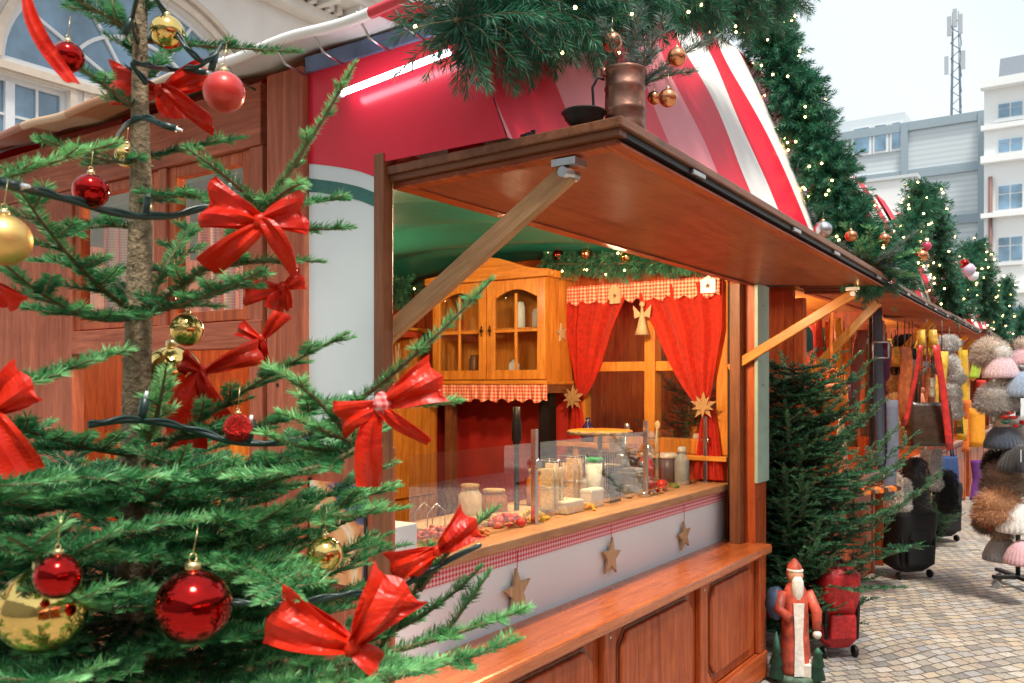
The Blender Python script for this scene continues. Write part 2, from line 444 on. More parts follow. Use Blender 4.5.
# =================== the setting ===================
def cobble_mat():
    m, nt, b = nm('cobblestones')
    tc = N(nt, 'ShaderNodeTexCoord'); mp = N(nt, 'ShaderNodeMapping'); mp.inputs['Rotation'].default_value = (0, 0, R(38))
    nt.links.new(tc.outputs['Object'], mp.inputs['Vector'])
    nw = N(nt, 'ShaderNodeTexNoise', ins={'Scale': 5, 'Detail': 3}); nt.links.new(mp.outputs[0], nw.inputs['Vector'])
    wb = N(nt, 'ShaderNodeTexNoise', ins={'Scale': .8, 'Detail': 1}); nt.links.new(mp.outputs[0], wb.inputs['Vector'])
    vs = N(nt, 'ShaderNodeVectorMath', operation='MULTIPLY_ADD'); vs.inputs[1].default_value = (.055,.055,0)
    nt.links.new(nw.outputs['Color'], vs.inputs[0]); nt.links.new(mp.outputs[0], vs.inputs[2])
    vs2 = N(nt, 'ShaderNodeVectorMath', operation='MULTIPLY_ADD'); vs2.inputs[1].default_value = (.3,.3,0)
    nt.links.new(wb.outputs['Color'], vs2.inputs[0]); nt.links.new(vs.outputs[0], vs2.inputs[2])
    br = N(nt, 'ShaderNodeTexBrick', ins={'Scale': 1, 'Mortar Size': .0065, 'Mortar Smooth': .6, 'Brick Width': .105, 'Row Height': .082, 'Color1': (0,0,0,1), 'Color2': (1,1,1,1), 'Mortar': (0,0,0,1), 'Bias': 0})
    nt.links.new(vs2.outputs[0], br.inputs['Vector'])
    cr = ramp(nt, [(0, (.24,.23,.22)), (.2, (.40,.37,.32)), (.4, (.52,.44,.33)), (.6, (.42,.35,.29)), (.8, (.56,.52,.46)), (1, (.36,.36,.37))], br.outputs['Color'])
    n2 = N(nt, 'ShaderNodeTexNoise', ins={'Scale': 60, 'Detail': 8}); nt.links.new(tc.outputs['Object'], n2.inputs['Vector'])
    sp = ramp(nt, [(.3, (.6,.6,.6)), (.7, (1.15,1.15,1.15))], n2.outputs['Fac'])
    m1 = N(nt, 'ShaderNodeMixRGB', blend_type='MULTIPLY', ins={'Fac': .8}); nt.links.new(cr.outputs[0], m1.inputs[1]); nt.links.new(sp.outputs[0], m1.inputs[2])
    n3 = N(nt, 'ShaderNodeTexNoise', ins={'Scale': 1.3, 'Detail': 4}); nt.links.new(tc.outputs['Object'], n3.inputs['Vector'])
    st = ramp(nt, [(.35, (.75,.75,.78)), (.65, (1.05,1.0,.93))], n3.outputs['Fac'])
    m2 = N(nt, 'ShaderNodeMixRGB', blend_type='MULTIPLY', ins={'Fac': .8}); nt.links.new(m1.outputs[0], m2.inputs[1]); nt.links.new(st.outputs[0], m2.inputs[2])
    m3 = N(nt, 'ShaderNodeMixRGB', ins={'Color2': (.11,.10,.09,1)}); nt.links.new(br.outputs['Fac'], m3.inputs[0]); nt.links.new(m2.outputs[0], m3.inputs[1])
    nt.links.new(m3.outputs[0], b.inputs['Base Color']); b.inputs['Roughness'].default_value = .62
    hh = N(nt, 'ShaderNodeMath', operation='MULTIPLY_ADD'); hh.inputs[1].default_value = -1.0
    h2 = N(nt, 'ShaderNodeMath', operation='MULTIPLY'); h2.inputs[1].default_value = .35; nt.links.new(n2.outputs['Fac'], h2.inputs[0])
    nt.links.new(br.outputs['Fac'], hh.inputs[0]); nt.links.new(h2.outputs[0], hh.inputs[2])
    bp = N(nt, 'ShaderNodeBump', ins={'Strength': .9, 'Distance': .012}); nt.links.new(hh.outputs[0], bp.inputs['Height']); nt.links.new(bp.outputs[0], b.inputs['Normal'])
    return m
struct('ground', MB().poly([(-150,-150,0),(300,-150,0),(300,200,0),(-150,200,0)], [(0,1,2,3)]), cobble_mat())

# world: hazy bright overcast
w = bpy.data.worlds.new('World'); S.world = w; w.use_nodes = True; nt = w.node_tree
for n in list(nt.nodes): nt.nodes.remove(n)
out = N(nt, 'ShaderNodeOutputWorld'); bg = N(nt, 'ShaderNodeBackground'); bg.inputs[1].default_value = .14
sky = N(nt, 'ShaderNodeTexSky'); sky.sky_type = 'NISHITA'; sky.sun_disc = False
SUN_EL, SUN_AZ = R(66), R(-125)    # azimuth of the sun seen from the scene, measured from +X towards +Y
sky.sun_elevation = SUN_EL; sky.sun_rotation = R(90) - SUN_AZ; sky.dust_density = 4; sky.air_density = 1.2
tc = N(nt, 'ShaderNodeTexCoord')
cn = N(nt, 'ShaderNodeTexNoise', ins={'Scale': 2.2, 'Detail': 5, 'Distortion': .4}); nt.links.new(tc.outputs['Generated'], cn.inputs['Vector'])
cl = ramp(nt, [(.3, (3.7,4.35,4.7)), (.7, (5.0,5.35,5.5))], cn.outputs['Fac'])
mx = N(nt, 'ShaderNodeMixRGB', ins={'Fac': .88}); nt.links.new(sky.outputs[0], mx.inputs[1]); nt.links.new(cl.outputs[0], mx.inputs[2])
nt.links.new(mx.outputs[0], bg.inputs[0]); nt.links.new(bg.outputs[0], out.inputs[0])
sl = bpy.data.lights.new('sun', 'SUN'); sl.energy = 3.0; sl.angle = R(12); sl.color = (1, .93, .82)
so = link('sun', sl); sd = Vector((math.cos(SUN_EL)*math.cos(SUN_AZ), math.cos(SUN_EL)*math.sin(SUN_AZ), math.sin(SUN_EL)))
so.rotation_euler = sd.to_track_quat('Z', 'Y').to_euler()

cd = bpy.data.cameras.new('camera'); cam = link('camera', cd); S.camera = cam
cam.location = (0, 0, H); cam.rotation_euler = (R(90), 0, R(34.5-90))
cd.lens = F/1024*36; cd.shift_y = (HY-341.5)/1024; cd.clip_end = 800; cd.clip_start = .05
cd.dof.use_dof = True; cd.dof.focus_distance = 2.9; cd.dof.aperture_fstop = 9.0
S.view_settings.view_transform = 'Standard'; S.view_settings.look = 'None'; S.view_settings.exposure = 0.62; S.view_settings.gamma = 1
S.render.engine = 'CYCLES'; S.cycles.max_bounces = 8; S.cycles.transparent_max_bounces = 24; S.cycles.use_denoising = True
S.cycles.diffuse_bounces = 3; S.cycles.sample_clamp_indirect = 6

# ---------- far buildings ----------
facade = plain('pale_stucco', (.78,.76,.72), .8, var=.06, scale=1.5, bump=.2, bscale=25)
moulding = plain('moulding_stone', (.66,.57,.47), .8, var=.08, scale=5)
bluegl = plain('sky_reflecting_panes', (.16,.28,.40), .06, spec=1, var=.5, scale=1.2)
whitefr = plain('white_window_paint', (.75,.78,.80), .5, var=.04)
YB = 14.0
tb = thing('town_house', 'pale stucco palace front with arched fanlight window and dentil cornice behind the stall roof', 'building', (9, YB, 0))
# wall with real openings: built from strips round the windows
wins = [(3.6,5.3),(5.85,7.6),(7.95,9.85),(10.2,11.95)]; WZ0, WZ1 = 4.1, 6.45
wl = MB()
wl.box(-12, 30, YB, YB+.5, 0, WZ0)
xs = [-12] + [v for a in wins for v in a] + [30]
for i in range(0, len(xs), 2): wl.box(xs[i], xs[i+1], YB, YB+.5, WZ0, WZ1)
wl.box(-12, 30, YB, YB+.5, WZ1, 6.68)
AX, AZ, AA, AB = 8.9, 6.68, 2.35, 1.95
NA = 32
arc = lambda a, b, t: (AX + a*math.cos(math.pi*(1-t)), AZ + b*math.sin(math.pi*(1-t)))
pts = [arc(AA, AB, i/NA) for i in range(NA+1)]
# wall above and around the arch
wl.box(-12, AX-AA, YB, YB+.5, 6.68, 12); wl.box(AX+AA, 30, YB, YB+.5, 6.68, 12)
for i in range(NA):
    (x0, z0), (x1, z1) = pts[i], pts[i+1]
    p = [(x0,YB,z0),(x1,YB,z1),(x1,YB,12),(x0,YB,12),(x0,YB+.5,z0),(x1,YB+.5,z1),(x1,YB+.5,12),(x0,YB+.5,12)]
    wl.poly(p, [(0,1,2,3),(7,6,5,4),(0,4,5,1)])
part('wall', wl, facade, tb)
def archband(mb, a0, b0, a1, b1, y0, y1, n=NA):
    for i in range(n):
        q = [arc(a0, b0, i/n), arc(a0, b0, (i+1)/n), arc(a1, b1, (i+1)/n), arc(a1, b1, i/n)]
        p = [(x, y0, z) for x, z in q] + [(x, y1, z) for x, z in q]
        mb.poly(p, [(3,2,1,0),(4,5,6,7),(0,1,5,4),(2,3,7,6),(1,2,6,5),(3,0,4,7)])
mo = MB(); archband(mo, AA+.02, AB+.02, AA+.16, AB+.14, YB-.06, YB+.02); archband(mo, AA+.26, AB+.22, AA+.36, AB+.32, YB-.10, YB+.02)
part('arch_moulding', mo, moulding, tb)
fl = MB(); archband(fl, AA-.1, AB-.1, AA, AB, YB+.12, YB+.2); archband(fl, AA*.52, AB*.52, AA*.52+.06, AB*.52+.06, YB+.12, YB+.19)
archband(fl, AA*.2, AB*.2, AA*.2+.06, AB*.2+.06, YB+.12, YB+.19, 12)
for t in (.17,.34,.5,.66,.83):
    a = arc(AA*.2, AB*.2, t); c = arc(AA, AB, t); fl.bar((a[0],YB+.15,a[1]), (c[0],YB+.15,c[1]), .055, .05, up=(0,1,0))
fl.box(AX-AA, AX+AA, YB+.1, YB+.2, AZ, AZ+.08)
fo = part('fanlight_window', fl, whitefr, tb)
gp = MB(); gp.poly([(x, YB+.17, z) for x, z in pts], [tuple(range(NA+1))[::-1]]); part('pane', gp, bluegl, fo)
for i, (a, b) in enumerate(wins):
    f = MB(); y0, y1 = YB+.12, YB+.2
    f.box(a, a+.08, y0, y1, WZ0, WZ1); f.box(b-.08, b, y0, y1, WZ0, WZ1); f.box(a+.08, b-.08, y0, y1, WZ1-.08, WZ1); f.box(a+.08, b-.08, y0, y1, WZ0, WZ0+.08)
    c = (a+b)/2; f.box(c-.07, c+.07, y0-.02, y1, WZ0+.08, WZ1-.08)
    for s0, s1 in ((a+.08, c-.07), (c+.07, b-.08)):
        mm = (s0+s1)/2; f.box(mm-.02, mm+.02, y0+.02, y1-.01, WZ0+.08, WZ1-.08)
        for k in range(1, 4):
            z = WZ0 + (WZ1-WZ0)*k/4; f.box(s0, s1, y0+.03, y1-.02, z-.02, z+.02)
    fo = part('window', f, whitefr, tb)
    part('pane', MB().poly([(a,YB+.175,WZ0),(b,YB+.175,WZ0),(b,YB+.175,WZ1),(a,YB+.175,WZ1)], [(0,1,2,3)]), bluegl, fo)
    s = MB().box(a-.12, a-.002, YB-.04, YB+.03, WZ0, WZ1+.1).box(b+.002, b+.12, YB-.04, YB+.03, WZ0, WZ1+.1).box(a-.002, b+.002, YB-.04, YB+.03, WZ1+.002, WZ1+.1)
    part('window_surround', s, moulding, tb)
cn = MB()
cn.box(-12, 30, YB-.35, YB-.002, 9.35, 9.55); cn.box(-12, 30, YB-.95, YB-.002, 9.72, 9.9); cn.box(-12, 30, YB-1.25, YB-.002, 9.902, 10.3)
x = -2
while x < 26: cn.box(x, x+.13, YB-.5, YB-.34, 9.552, 9.718); cn.box(x, x+.16, YB-.9, YB-.5, 9.56, 9.718) if int(x*5) % 3 == 0 else None; x += .24
part('cornice', cn, facade, tb)
cn = MB().box(-12, 30, YB-.08, YB-.002, 6.5, 6.62); part('string_course', cn, moulding, tb)

# grey office building at the end of the street
clad = plain('grey_cladding', (.55,.60,.63), .6, var=.06, scale=.4)
def slat_mat():
    m, nt, b = nm('slatted_grey_cladding'); tc = N(nt, 'ShaderNodeTexCoord')
    wv = N(nt, 'ShaderNodeTexWave', wave_type='BANDS', bands_direction='Z', ins={'Scale': 1.3, 'Distortion': 0}); nt.links.new(tc.outputs['Object'], wv.inputs['Vector'])
    r = ramp(nt, [(.2, (.52,.57,.60)), (.6, (.60,.65,.68))], wv.outputs['Fac']); nt.links.new(r.outputs[0], b.inputs['Base Color']); b.inputs['Roughness'].default_value = .6
    return m
dframe = plain('slate_frame', (.30,.37,.42), .5)
XG = 45.0
ob = thing('office_building', 'grey slatted modern office block with long windows under an antenna mast', 'building', (XG, 8, 0))
yr, yl = atX(986, 200, XG).y, atX(820, 200, XG).y
zt = atX(985, 112, XG).z
part('wall', MB().box(XG, XG+14, yr, yl, 0, zt), slat_mat(), ob)
bands = MB()
for py in (112, 162, 214):
    z = atX(985, py, XG).z; bands.box(XG-.15, XG-.002, yr, yl, z-.35, z+.06)
for px in (905, 982):
    y = atX(px, 200, XG).y; bands.box(XG-.2, XG-.003, y-.15, y+.15, 0, zt+.02)
part('frame_bands', bands, dframe, ob)
for r0, r1 in ((120, 158), (170, 208)):
    for q0, q1 in ((852, 872), (873, 889), (890, 903)):
        y0, y1 = atX(q1, 150, XG).y, atX(q0, 150, XG).y
        z0, z1 = atX(870, r1, XG).z+.15, atX(870, r0, XG).z-.25
        wf = part('window', MB().box(XG-.10, XG-.004, y0, y1, z0, z1), whitefr, ob)
        part('pane', MB().box(XG-.14, XG-.101, y0+.12, y1-.12, z0+.12, z1-.12), bluegl, wf)
part('roof_house', MB().box(XG+2, XG+9, atX(905, 112, XG+2).y, yl, zt, zt+1.2), clad, ob)
mt = thing('antenna_mast', 'thin lattice antenna mast with panel aerials on the office roof', 'antenna', (XG+4, atX(956, 112, XG+4).y, zt))
mp_ = Vector(mt.location); z1 = atX(957, 12, XG+4).z
lm = MB(); hw = .22
for i, j in ((-1,-1),(1,-1),(1,1),(-1,1)): lm.tube([(mp_.x+hw*i, mp_.y+hw*j, zt), (mp_.x+hw*i*.6, mp_.y+hw*j*.6, z1)], .035, 5)
z = zt; k = 0
while z < z1-.4:
    s = 1 if k % 2 else -1; lm.tube([(mp_.x-hw, mp_.y-hw*s, z), (mp_.x-hw, mp_.y+hw*s, z+.4)], .022, 4); lm.tube([(mp_.x-hw*s, mp_.y-hw, z), (mp_.x+hw*s, mp_.y-hw, z+.4)], .022, 4); z += .4; k += 1
part('lattice', lm, plain('galvanised', (.22,.27,.31), .5, .4), mt)
for (dy, za, zb) in ((.26, .80, .95), (-.26, .80, .95), (.38, .5, .64), (-.38, .52, .66), (0, .86, 1.0)):
    part('aerial', MB().box(mp_.x-.5, mp_.x-.35, mp_.y+dy-.09, mp_.y+dy+.09, zt+(z1-zt)*za, zt+(z1-zt)*zb), plain('aerial_grey', (.42,.45,.48), .5), mt)

XW = 42.0
wb_ = thing('white_house', 'tall white town house with paired windows right of the grey office', 'building', (XW, 0, 0))
y1 = atX(984, 200, XW).y; ztw = atX(990, 82, XW).z
whitewall = plain('white_render', (.84,.85,.85), .8, var=.04, scale=.5)
part('wall', MB().box(XW, XW+12, y1-16, y1, 0, ztw), whitewall, wb_)
co = MB()
for py, pr, hh in ((82, .5, .35), (126, .25, .2), (157, .35, .3), (214, .3, .2), (290, .25, .2)):
    z = atX(990, py, XW).z; co.box(XW-pr, XW-.002, y1-16, y1+.1, z-hh, z)
part('cornice', co, whitewall, wb_)
part('roof', MB().prism([(XW+.3, ztw+.002), (XW+12, ztw+.002), (XW+12, ztw+1.3), (XW+1.2, ztw+1.3)], y1-16, y1-.5, 'XZ'), plain('slate', (.16,.19,.23), .6), wb_)
for r0, r1 in ((102, 118), (138, 153), (184, 210), (236, 262), (306, 330)):
    z1_, z0_ = atX(1010, r0, XW).z, atX(1010, r1, XW).z
    yc = atX(1010.5, 150, XW).y
    for k in range(4):
        yy = yc - k*2.4
        f = MB().box(XW-.06, XW-.003, yy-.48, yy+.48, z0_, z1_).box(XW-.13, XW-.061, yy-.6, yy+.6, z0_-.14, z0_-.001)
        wf = part('window', f, whitefr, wb_)
        g = MB()
        for s in (-1, 1):
            g.box(XW-.09, XW-.061, yy+(.03 if s > 0 else -.43), yy+(.43 if s > 0 else -.03), z0_+.06, z0_+(z1_-z0_)*.6)
            g.box(XW-.09, XW-.061, yy+(.03 if s > 0 else -.43), yy+(.43 if s > 0 else -.03), z0_+(z1_-z0_)*.66, z1_-.06)
        part('pane', g, bluegl, wf)
part('drain_pipe', MB().tube([(XW-.12, y1-.25, 0), (XW-.12, y1-.25, atX(985, 178, XW).z)], .08, 6), plain('brown_pipe', (.20,.10,.09), .6), wb_)
XL = 36.0
wh = thing('low_white_building', 'low plain white block in front of the grey office windows', 'building', (XL, 8, 0))
ya, yb = atX(915, 200, XL).y, atX(866, 200, XL).y
part('wall', MB().box(XL, XL+5, ya, yb, 0, atX(890, 180, XL).z), whitewall, wh)
part('coping', MB().box(XL-.1, XL+5.1, ya-.1, yb+.1, atX(890, 180, XL).z+.001, atX(890, 180, XL).z+.12), clad, wh)

# =================== the main stall ===================
X0, X1, YF = 1.84, 4.88, 1.64
st = thing('market_stall', 'large wooden food stall in front with open flap, glass guard and curtained window', 'market stall', (3.3, 1.7, 0), group='wooden market stalls along the lane')
# side wall (plane X0) from the corner leftwards
def wy(px): return atX(px, HY, X0).y
def wz(px, py): return atX(px, py, X0).z
sw = MB()
yA, yB_, yC, yD, yE = wy(310), wy(274), wy(262), wy(249), wy(166)
yF_, yG = wy(158), wy(72)
top = 2.62
sw.box(X0, X0+.05, wy(384), yA, .0, 1.47, 0)                    # lower board under the banner
sw.box(X0, X0+.06, yD, yC, .1, 2.42, 0)
sw.box(X0, X0+.06, yE, yF_, .1, 2.42, 0)
sw.box(X0, X0+.05, yG, 4.35, .0, 2.42, 0)
part('side_wall', sw, W['sideZ'], st, .004)
part('corner_post', MB().box(X0-.03, X0+.08, yA+.001, yB_, 0, 2.62), W['sideZ'], st, .005)
part('rail', MB().box(X0-.005, X0+.06, yC+.001, yG-.001, 1.77, 1.86), W['sideY'], st, .004)
part('rail', MB().box(X0-.004, X0+.06, yC+.001, yG-.001, 1.02, 1.10), W['sideY'], st, .004)
part('top_beam', MB().box(X0-.006, X0+.06, yC+.001, 4.35, 2.421, 2.62), W['sideY'], st, .004)
part('plinth', MB().box(X0-.002,X0+.055,yC+.001,yG-.001,0,.12), W['sideY'], st, .004)
part('corner_slot', MB().box(X0+.02, X0+.07, yB_+.001, yC-.001, 0, 2.5), M['black'], st)
def side_window(ya, yb, z0, z1):
    f = MB(); x = X0+.01
    f.box(x, x+.04, ya+.002, ya+.045, z0, z1); f.box(x, x+.04, yb-.045, yb-.002, z0, z1)
    f.box(x, x+.04, ya+.045, yb-.045, z1-.04, z1-.002); f.box(x, x+.04, ya+.045, yb-.045, z0+.002, z0+.04)
    o = part('window', f, W['redZ'], st, .003)
    part('pane', MB().poly([(x+.02,ya,z0),(x+.02,yb,z0),(x+.02,yb,z1),(x+.02,ya,z1)], [(0,1,2,3)]), M['pane'], o)
side_window(yD, yE, 1.862, 2.419); side_window(yF_, yG, 1.862, 2.419)
part('lower_panel', MB().box(X0+.012, X0+.035, yD+.001, yG-.001, .121, 1.018), W['sideZ'], st)
# curtains behind the side windows: woven plaid
def plaid():
    m, nt, b = nm('woven_plaid'); tc = N(nt, 'ShaderNodeTexCoord')
    w1 = N(nt, 'ShaderNodeTexWave', bands_direction='Y', ins={'Scale': 3.5, 'Distortion': .6}); w2 = N(nt, 'ShaderNodeTexWave', bands_direction='Z', ins={'Scale': 30})
    for q in (w1, w2): nt.links.new(tc.outputs['Object'], q.inputs['Vector'])
    r1 = ramp(nt, [(.1, (.55,.09,.04)), (.4, (.62,.30,.10)), (.6, (.40,.05,.22)), (.9, (.60,.45,.40))], w1.outputs['Fac'])
    mx = N(nt, 'ShaderNodeMixRGB', blend_type='MULTIPLY', ins={'Fac': .4}); nt.links.new(r1.outputs[0], mx.inputs[1]); nt.links.new(w2.outputs['Color'], mx.inputs[2])
    nt.links.new(mx.outputs[0], b.inputs['Base Color']); b.inputs['Roughness'].default_value = .9
    out = [n for n in nt.nodes if n.type == 'OUTPUT_MATERIAL'][0]; tl = N(nt, 'ShaderNodeBsdfTranslucent'); nt.links.new(mx.outputs[0], tl.inputs[0]); ms = N(nt, 'ShaderNodeMixShader', ins={'Fac': .6}); nt.links.new(b.outputs[0], ms.inputs[1]); nt.links.new(tl.outputs[0], ms.inputs[2]); nt.links.new(ms.outputs[0], out.inputs[0]); return m
PL = plaid()
for ya, yb, lab in ((yD, yE, 'woven pink and orange curtain in the side window nearer the corner post'), (yF_, yG, 'woven pink and orange curtain in the side window left of the fir trunk')):
    mb = MB().grid(lambda u, v: (X0+.13+.012*math.sin(u*38), ya+(yb-ya)*u, 1.86+.44*v), 60, 4)
    single('curtain', mb, PL, lab, 'curtain', base=(X0+.13, (ya+yb)/2, 1.86))
# banner strip on the side, its curve between red and white
yl_, yr_ = yA-.002, 1.740
sb = MB(); zc = lambda y: 2.248 + (2.325-2.248)*min(1, (y-1.75)/(2.01-1.75))**.7 if y > 1.75 else 2.248
ys = [yr_+(yl_-yr_)*i/10 for i in range(11)]
for i in range(10):
    a, b = ys[i], ys[i+1]
    for lo, hi, mi, e in ((None, -.085, 0, 0), (-.085, -.045, 1, .001), (-.045, -.0, 0, 0)):
        q0 = 1.47 if lo is None else zc(a)+lo; q1 = 1.47 if lo is None else zc(b)+lo
        sb.poly([(X0-.006-e, a, q0), (X0-.006-e, b, q1), (X0-.006-e, b, zc(b)+hi), (X0-.006-e, a, zc(a)+hi)], [(3,2,1,0)], mi)
part('white_banner', sb, [M['banner'], plain('banner_green_line', (.02,.13,.11), .4)], st)
# red tarpaulin side
tarp_red = plain('red_tarpaulin', (.64,.014,.040), .25, coat=.08, spec=.4, var=.10, scale=2.5, bump=.06, bscale=6)
def stripe_mat():
    m, nt, b = nm('striped_tarpaulin'); tc = N(nt, 'ShaderNodeTexCoord'); sp = N(nt, 'ShaderNodeSeparateXYZ'); nt.links.new(tc.outputs['Object'], sp.inputs[0])
    # stripes .42 wide along the ridge, leaning slightly outwards with height
    zz = N(nt, 'ShaderNodeMath', operation='MULTIPLY_ADD'); zz.inputs[1].default_value = .20; zz.inputs[2].default_value = -.5; nt.links.new(sp.outputs['Z'], zz.inputs[0])
    nn = N(nt, 'ShaderNodeMath', operation='ADD'); nt.links.new(sp.outputs['X'], nn.inputs[0]); nt.links.new(zz.outputs[0], nn.inputs[1])
    ad = N(nt, 'ShaderNodeMath', operation='MULTIPLY_ADD'); ad.inputs[1].default_value = 1/.84; ad.inputs[2].default_value = -3.92/.84+10; nt.links.new(nn.outputs[0], ad.inputs[0])
    fr = N(nt, 'ShaderNodeMath', operation='FRACT'); nt.links.new(ad.outputs[0], fr.inputs[0])
    gt = N(nt, 'ShaderNodeMath', operation='LESS_THAN'); gt.inputs[1].default_value = .5; nt.links.new(fr.outputs[0], gt.inputs[0])
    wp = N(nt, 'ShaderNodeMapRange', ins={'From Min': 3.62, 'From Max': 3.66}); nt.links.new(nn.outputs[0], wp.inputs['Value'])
    wh = ramp(nt, [(0, (.80,.26,.30)), (1, (.90,.88,.86))], wp.outputs[0])  # near white stripes tinted pink: red bounce light put into the colour
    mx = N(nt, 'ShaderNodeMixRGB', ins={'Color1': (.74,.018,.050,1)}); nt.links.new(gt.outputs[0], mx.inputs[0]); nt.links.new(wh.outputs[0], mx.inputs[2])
    nt.links.new(mx.outputs[0], b.inputs['Base Color']); b.inputs['Roughness'].default_value = .42; b.inputs['Specular IOR Level'].default_value = .16
    no = N(nt, 'ShaderNodeTexNoise', ins={'Scale': 3.0, 'Detail': 2}); nt.links.new(tc.outputs['Object'], no.inputs['Vector'])
    bp = N(nt, 'ShaderNodeBump', ins={'Strength': .35, 'Distance': .05}); nt.links.new(no.outputs['Fac'], bp.inputs['Height']); nt.links.new(bp.outputs[0], b.inputs['Normal'])
    return m
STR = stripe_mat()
ry = lambda z: 1.27 + (z-2.27)/1.33*.53
sr = MB()
ys2 = [(ry(2.286), 2.286), (1.739, 2.286), (1.741, 2.25)] + [(y, zc(y)) for y in ys[1:]]
sr.poly([(X0-.007, y, z) for y, z in ys2] + [(X0-.007, yl_, 2.64), (X0-.007, ry(2.64)+.0, 2.64)], [tuple(range(len(ys2)+2))[::-1]])
part('tarpaulin_side', sr, tarp_red, st)
rf = MB()
RX1 = 5.42
def roofpt(u, v):
    z = 2.288+1.332*v; lo = X0 + max(0, (z-2.66)/.96)*1.95
    return (lo+(RX1-lo)*u, ry(z)+.012*math.sin(u*21+v*2)*min(1,u*9)-.03*math.sin(v*math.pi)*min(1,u*9), z)
rf.grid(roofpt, 60, 24)
HX = X0+1.95
rf.poly([(HX, 1.80, 3.62), (RX1, 1.80, 3.62), (RX1, 3.9, 3.75), (HX, 3.9, 3.75)], [(0,1,2,3)])
rf.poly([(X0, ry(2.66), 2.66), (HX, 1.80, 3.62), (HX, 3.9, 3.75), (X0, 4.35, 2.66)], [(3,2,1,0)])
rf.poly([(RX1, ry(2.33), 2.33), (RX1, 1.80, 3.62), (RX1, 3.9, 3.75), (RX1, 4.35, 2.25)], [(0,1,2,3)])
rf.poly([(X0, 4.35, 2.66), (HX, 3.9, 3.75), (RX1, 3.9, 3.75), (RX1, 4.35, 2.25)], [(3,2,1,0)])
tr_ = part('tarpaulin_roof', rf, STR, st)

# eave tarp strip over the side wall with its rolled edge
def eave_mat():
    m, nt, b = nm('eave_tarpaulin'); tc = N(nt, 'ShaderNodeTexCoord'); sp = N(nt, 'ShaderNodeSeparateXYZ'); nt.links.new(tc.outputs['Object'], sp.inputs[0])
    ma = N(nt, 'ShaderNodeMapRange', ins={'From Min': 1.3, 'From Max': 4.6}); nt.links.new(sp.outputs['Y'], ma.inputs['Value'])
    r = ramp(nt, [(0, (.80,.80,.80)), (.055, (.60,.03,.05)), (.10, (.80,.80,.80)), (.36, (.50,.40,.32)), (.46, (.42,.20,.10)), (.56, (.55,.38,.25)), (.66, (.32,.12,.08))], ma.outputs[0])
    r.color_ramp.interpolation = 'CONSTANT'
    nt.links.new(r.outputs[0], b.inputs['Base Color']); b.inputs['Roughness'].default_value = .35; return m
ev = MB().grid(lambda u, v: (X0-.13+.16*v, 1.36+3.1*u, 2.655+.006*math.sin(u*40)+.012*v), 90, 4)
ev.tube([(X0-.13, 1.36+3.1*i/60, 2.652+.006*math.sin(i/60*40)) for i in range(61)], .013, 8)
part('eave', ev, eave_mat(), st, solid=.006)
part('eave_beam', MB().box(X0-.02, X0+.05, 1.46, yA, 2.60, 2.645), plain('blue_grey_sheet', (.10,.15,.26), .5, var=.4, scale=8), st)
for y in (1.55, 1.68, 1.86, 2.02, 2.25):
    hk = MB().tube([(X0-.14, y, 2.66), (X0-.10, y-.01, 2.60), (X0-.03, y-.02, 2.585)], .004, 5)
    part('tarp_hook', hk, M['steel'], st)
part('side_light_stop', MB().box(X0+.0, X0+.03, 1.742, yA, 2.15, 2.60), W['brnY'], st)  # unseen board added to stop lamp light leaking past the post
# LED tube on the red tarpaulin
ta, tbb = atX(342, 93, X0-.05), atX(449, 52, X0-.05)
tl = thing('tube_lamp', 'slim white lit LED tube fixed on the red tarpaulin above the corner', 'lamp', ta)
part('tube', MB().tube([ta, tbb], .009, 10), lampmat('led_tube', (.92,.90,1.0), 7), tl)
part('end_cap', MB().tube([ta-(tbb-ta).normalized()*.02, ta], .012, 8), M['white'], tl)
# posts and frame of the opening
part('front_post', MB().box(X0-.012, X0+.030, 1.70, 1.738, 0, 2.312), W['brnZ'], st, .003)
part('front_post', MB().box(4.80, 4.99, YF, YF+.07, 0, 2.24), W['redZ'], st, .004)
part('inner_post', MB().box(4.72, 4.79, 1.70, 1.76, .5, 2.22), W['brnZ'], st, .003)
part('door_slot', MB().box(4.80, 4.875, 1.775, 1.80, .1, 2.22), M['black'], st)
part('green_board', MB().box(4.78, 4.975, YF-.022, YF-.002, 1.10, 2.215), M['green_board'], st, .002)
part('lintel', MB().box(X0+.036, 4.8, 1.70, 1.76, 2.235, 2.33), W['brnX'], st, .003)
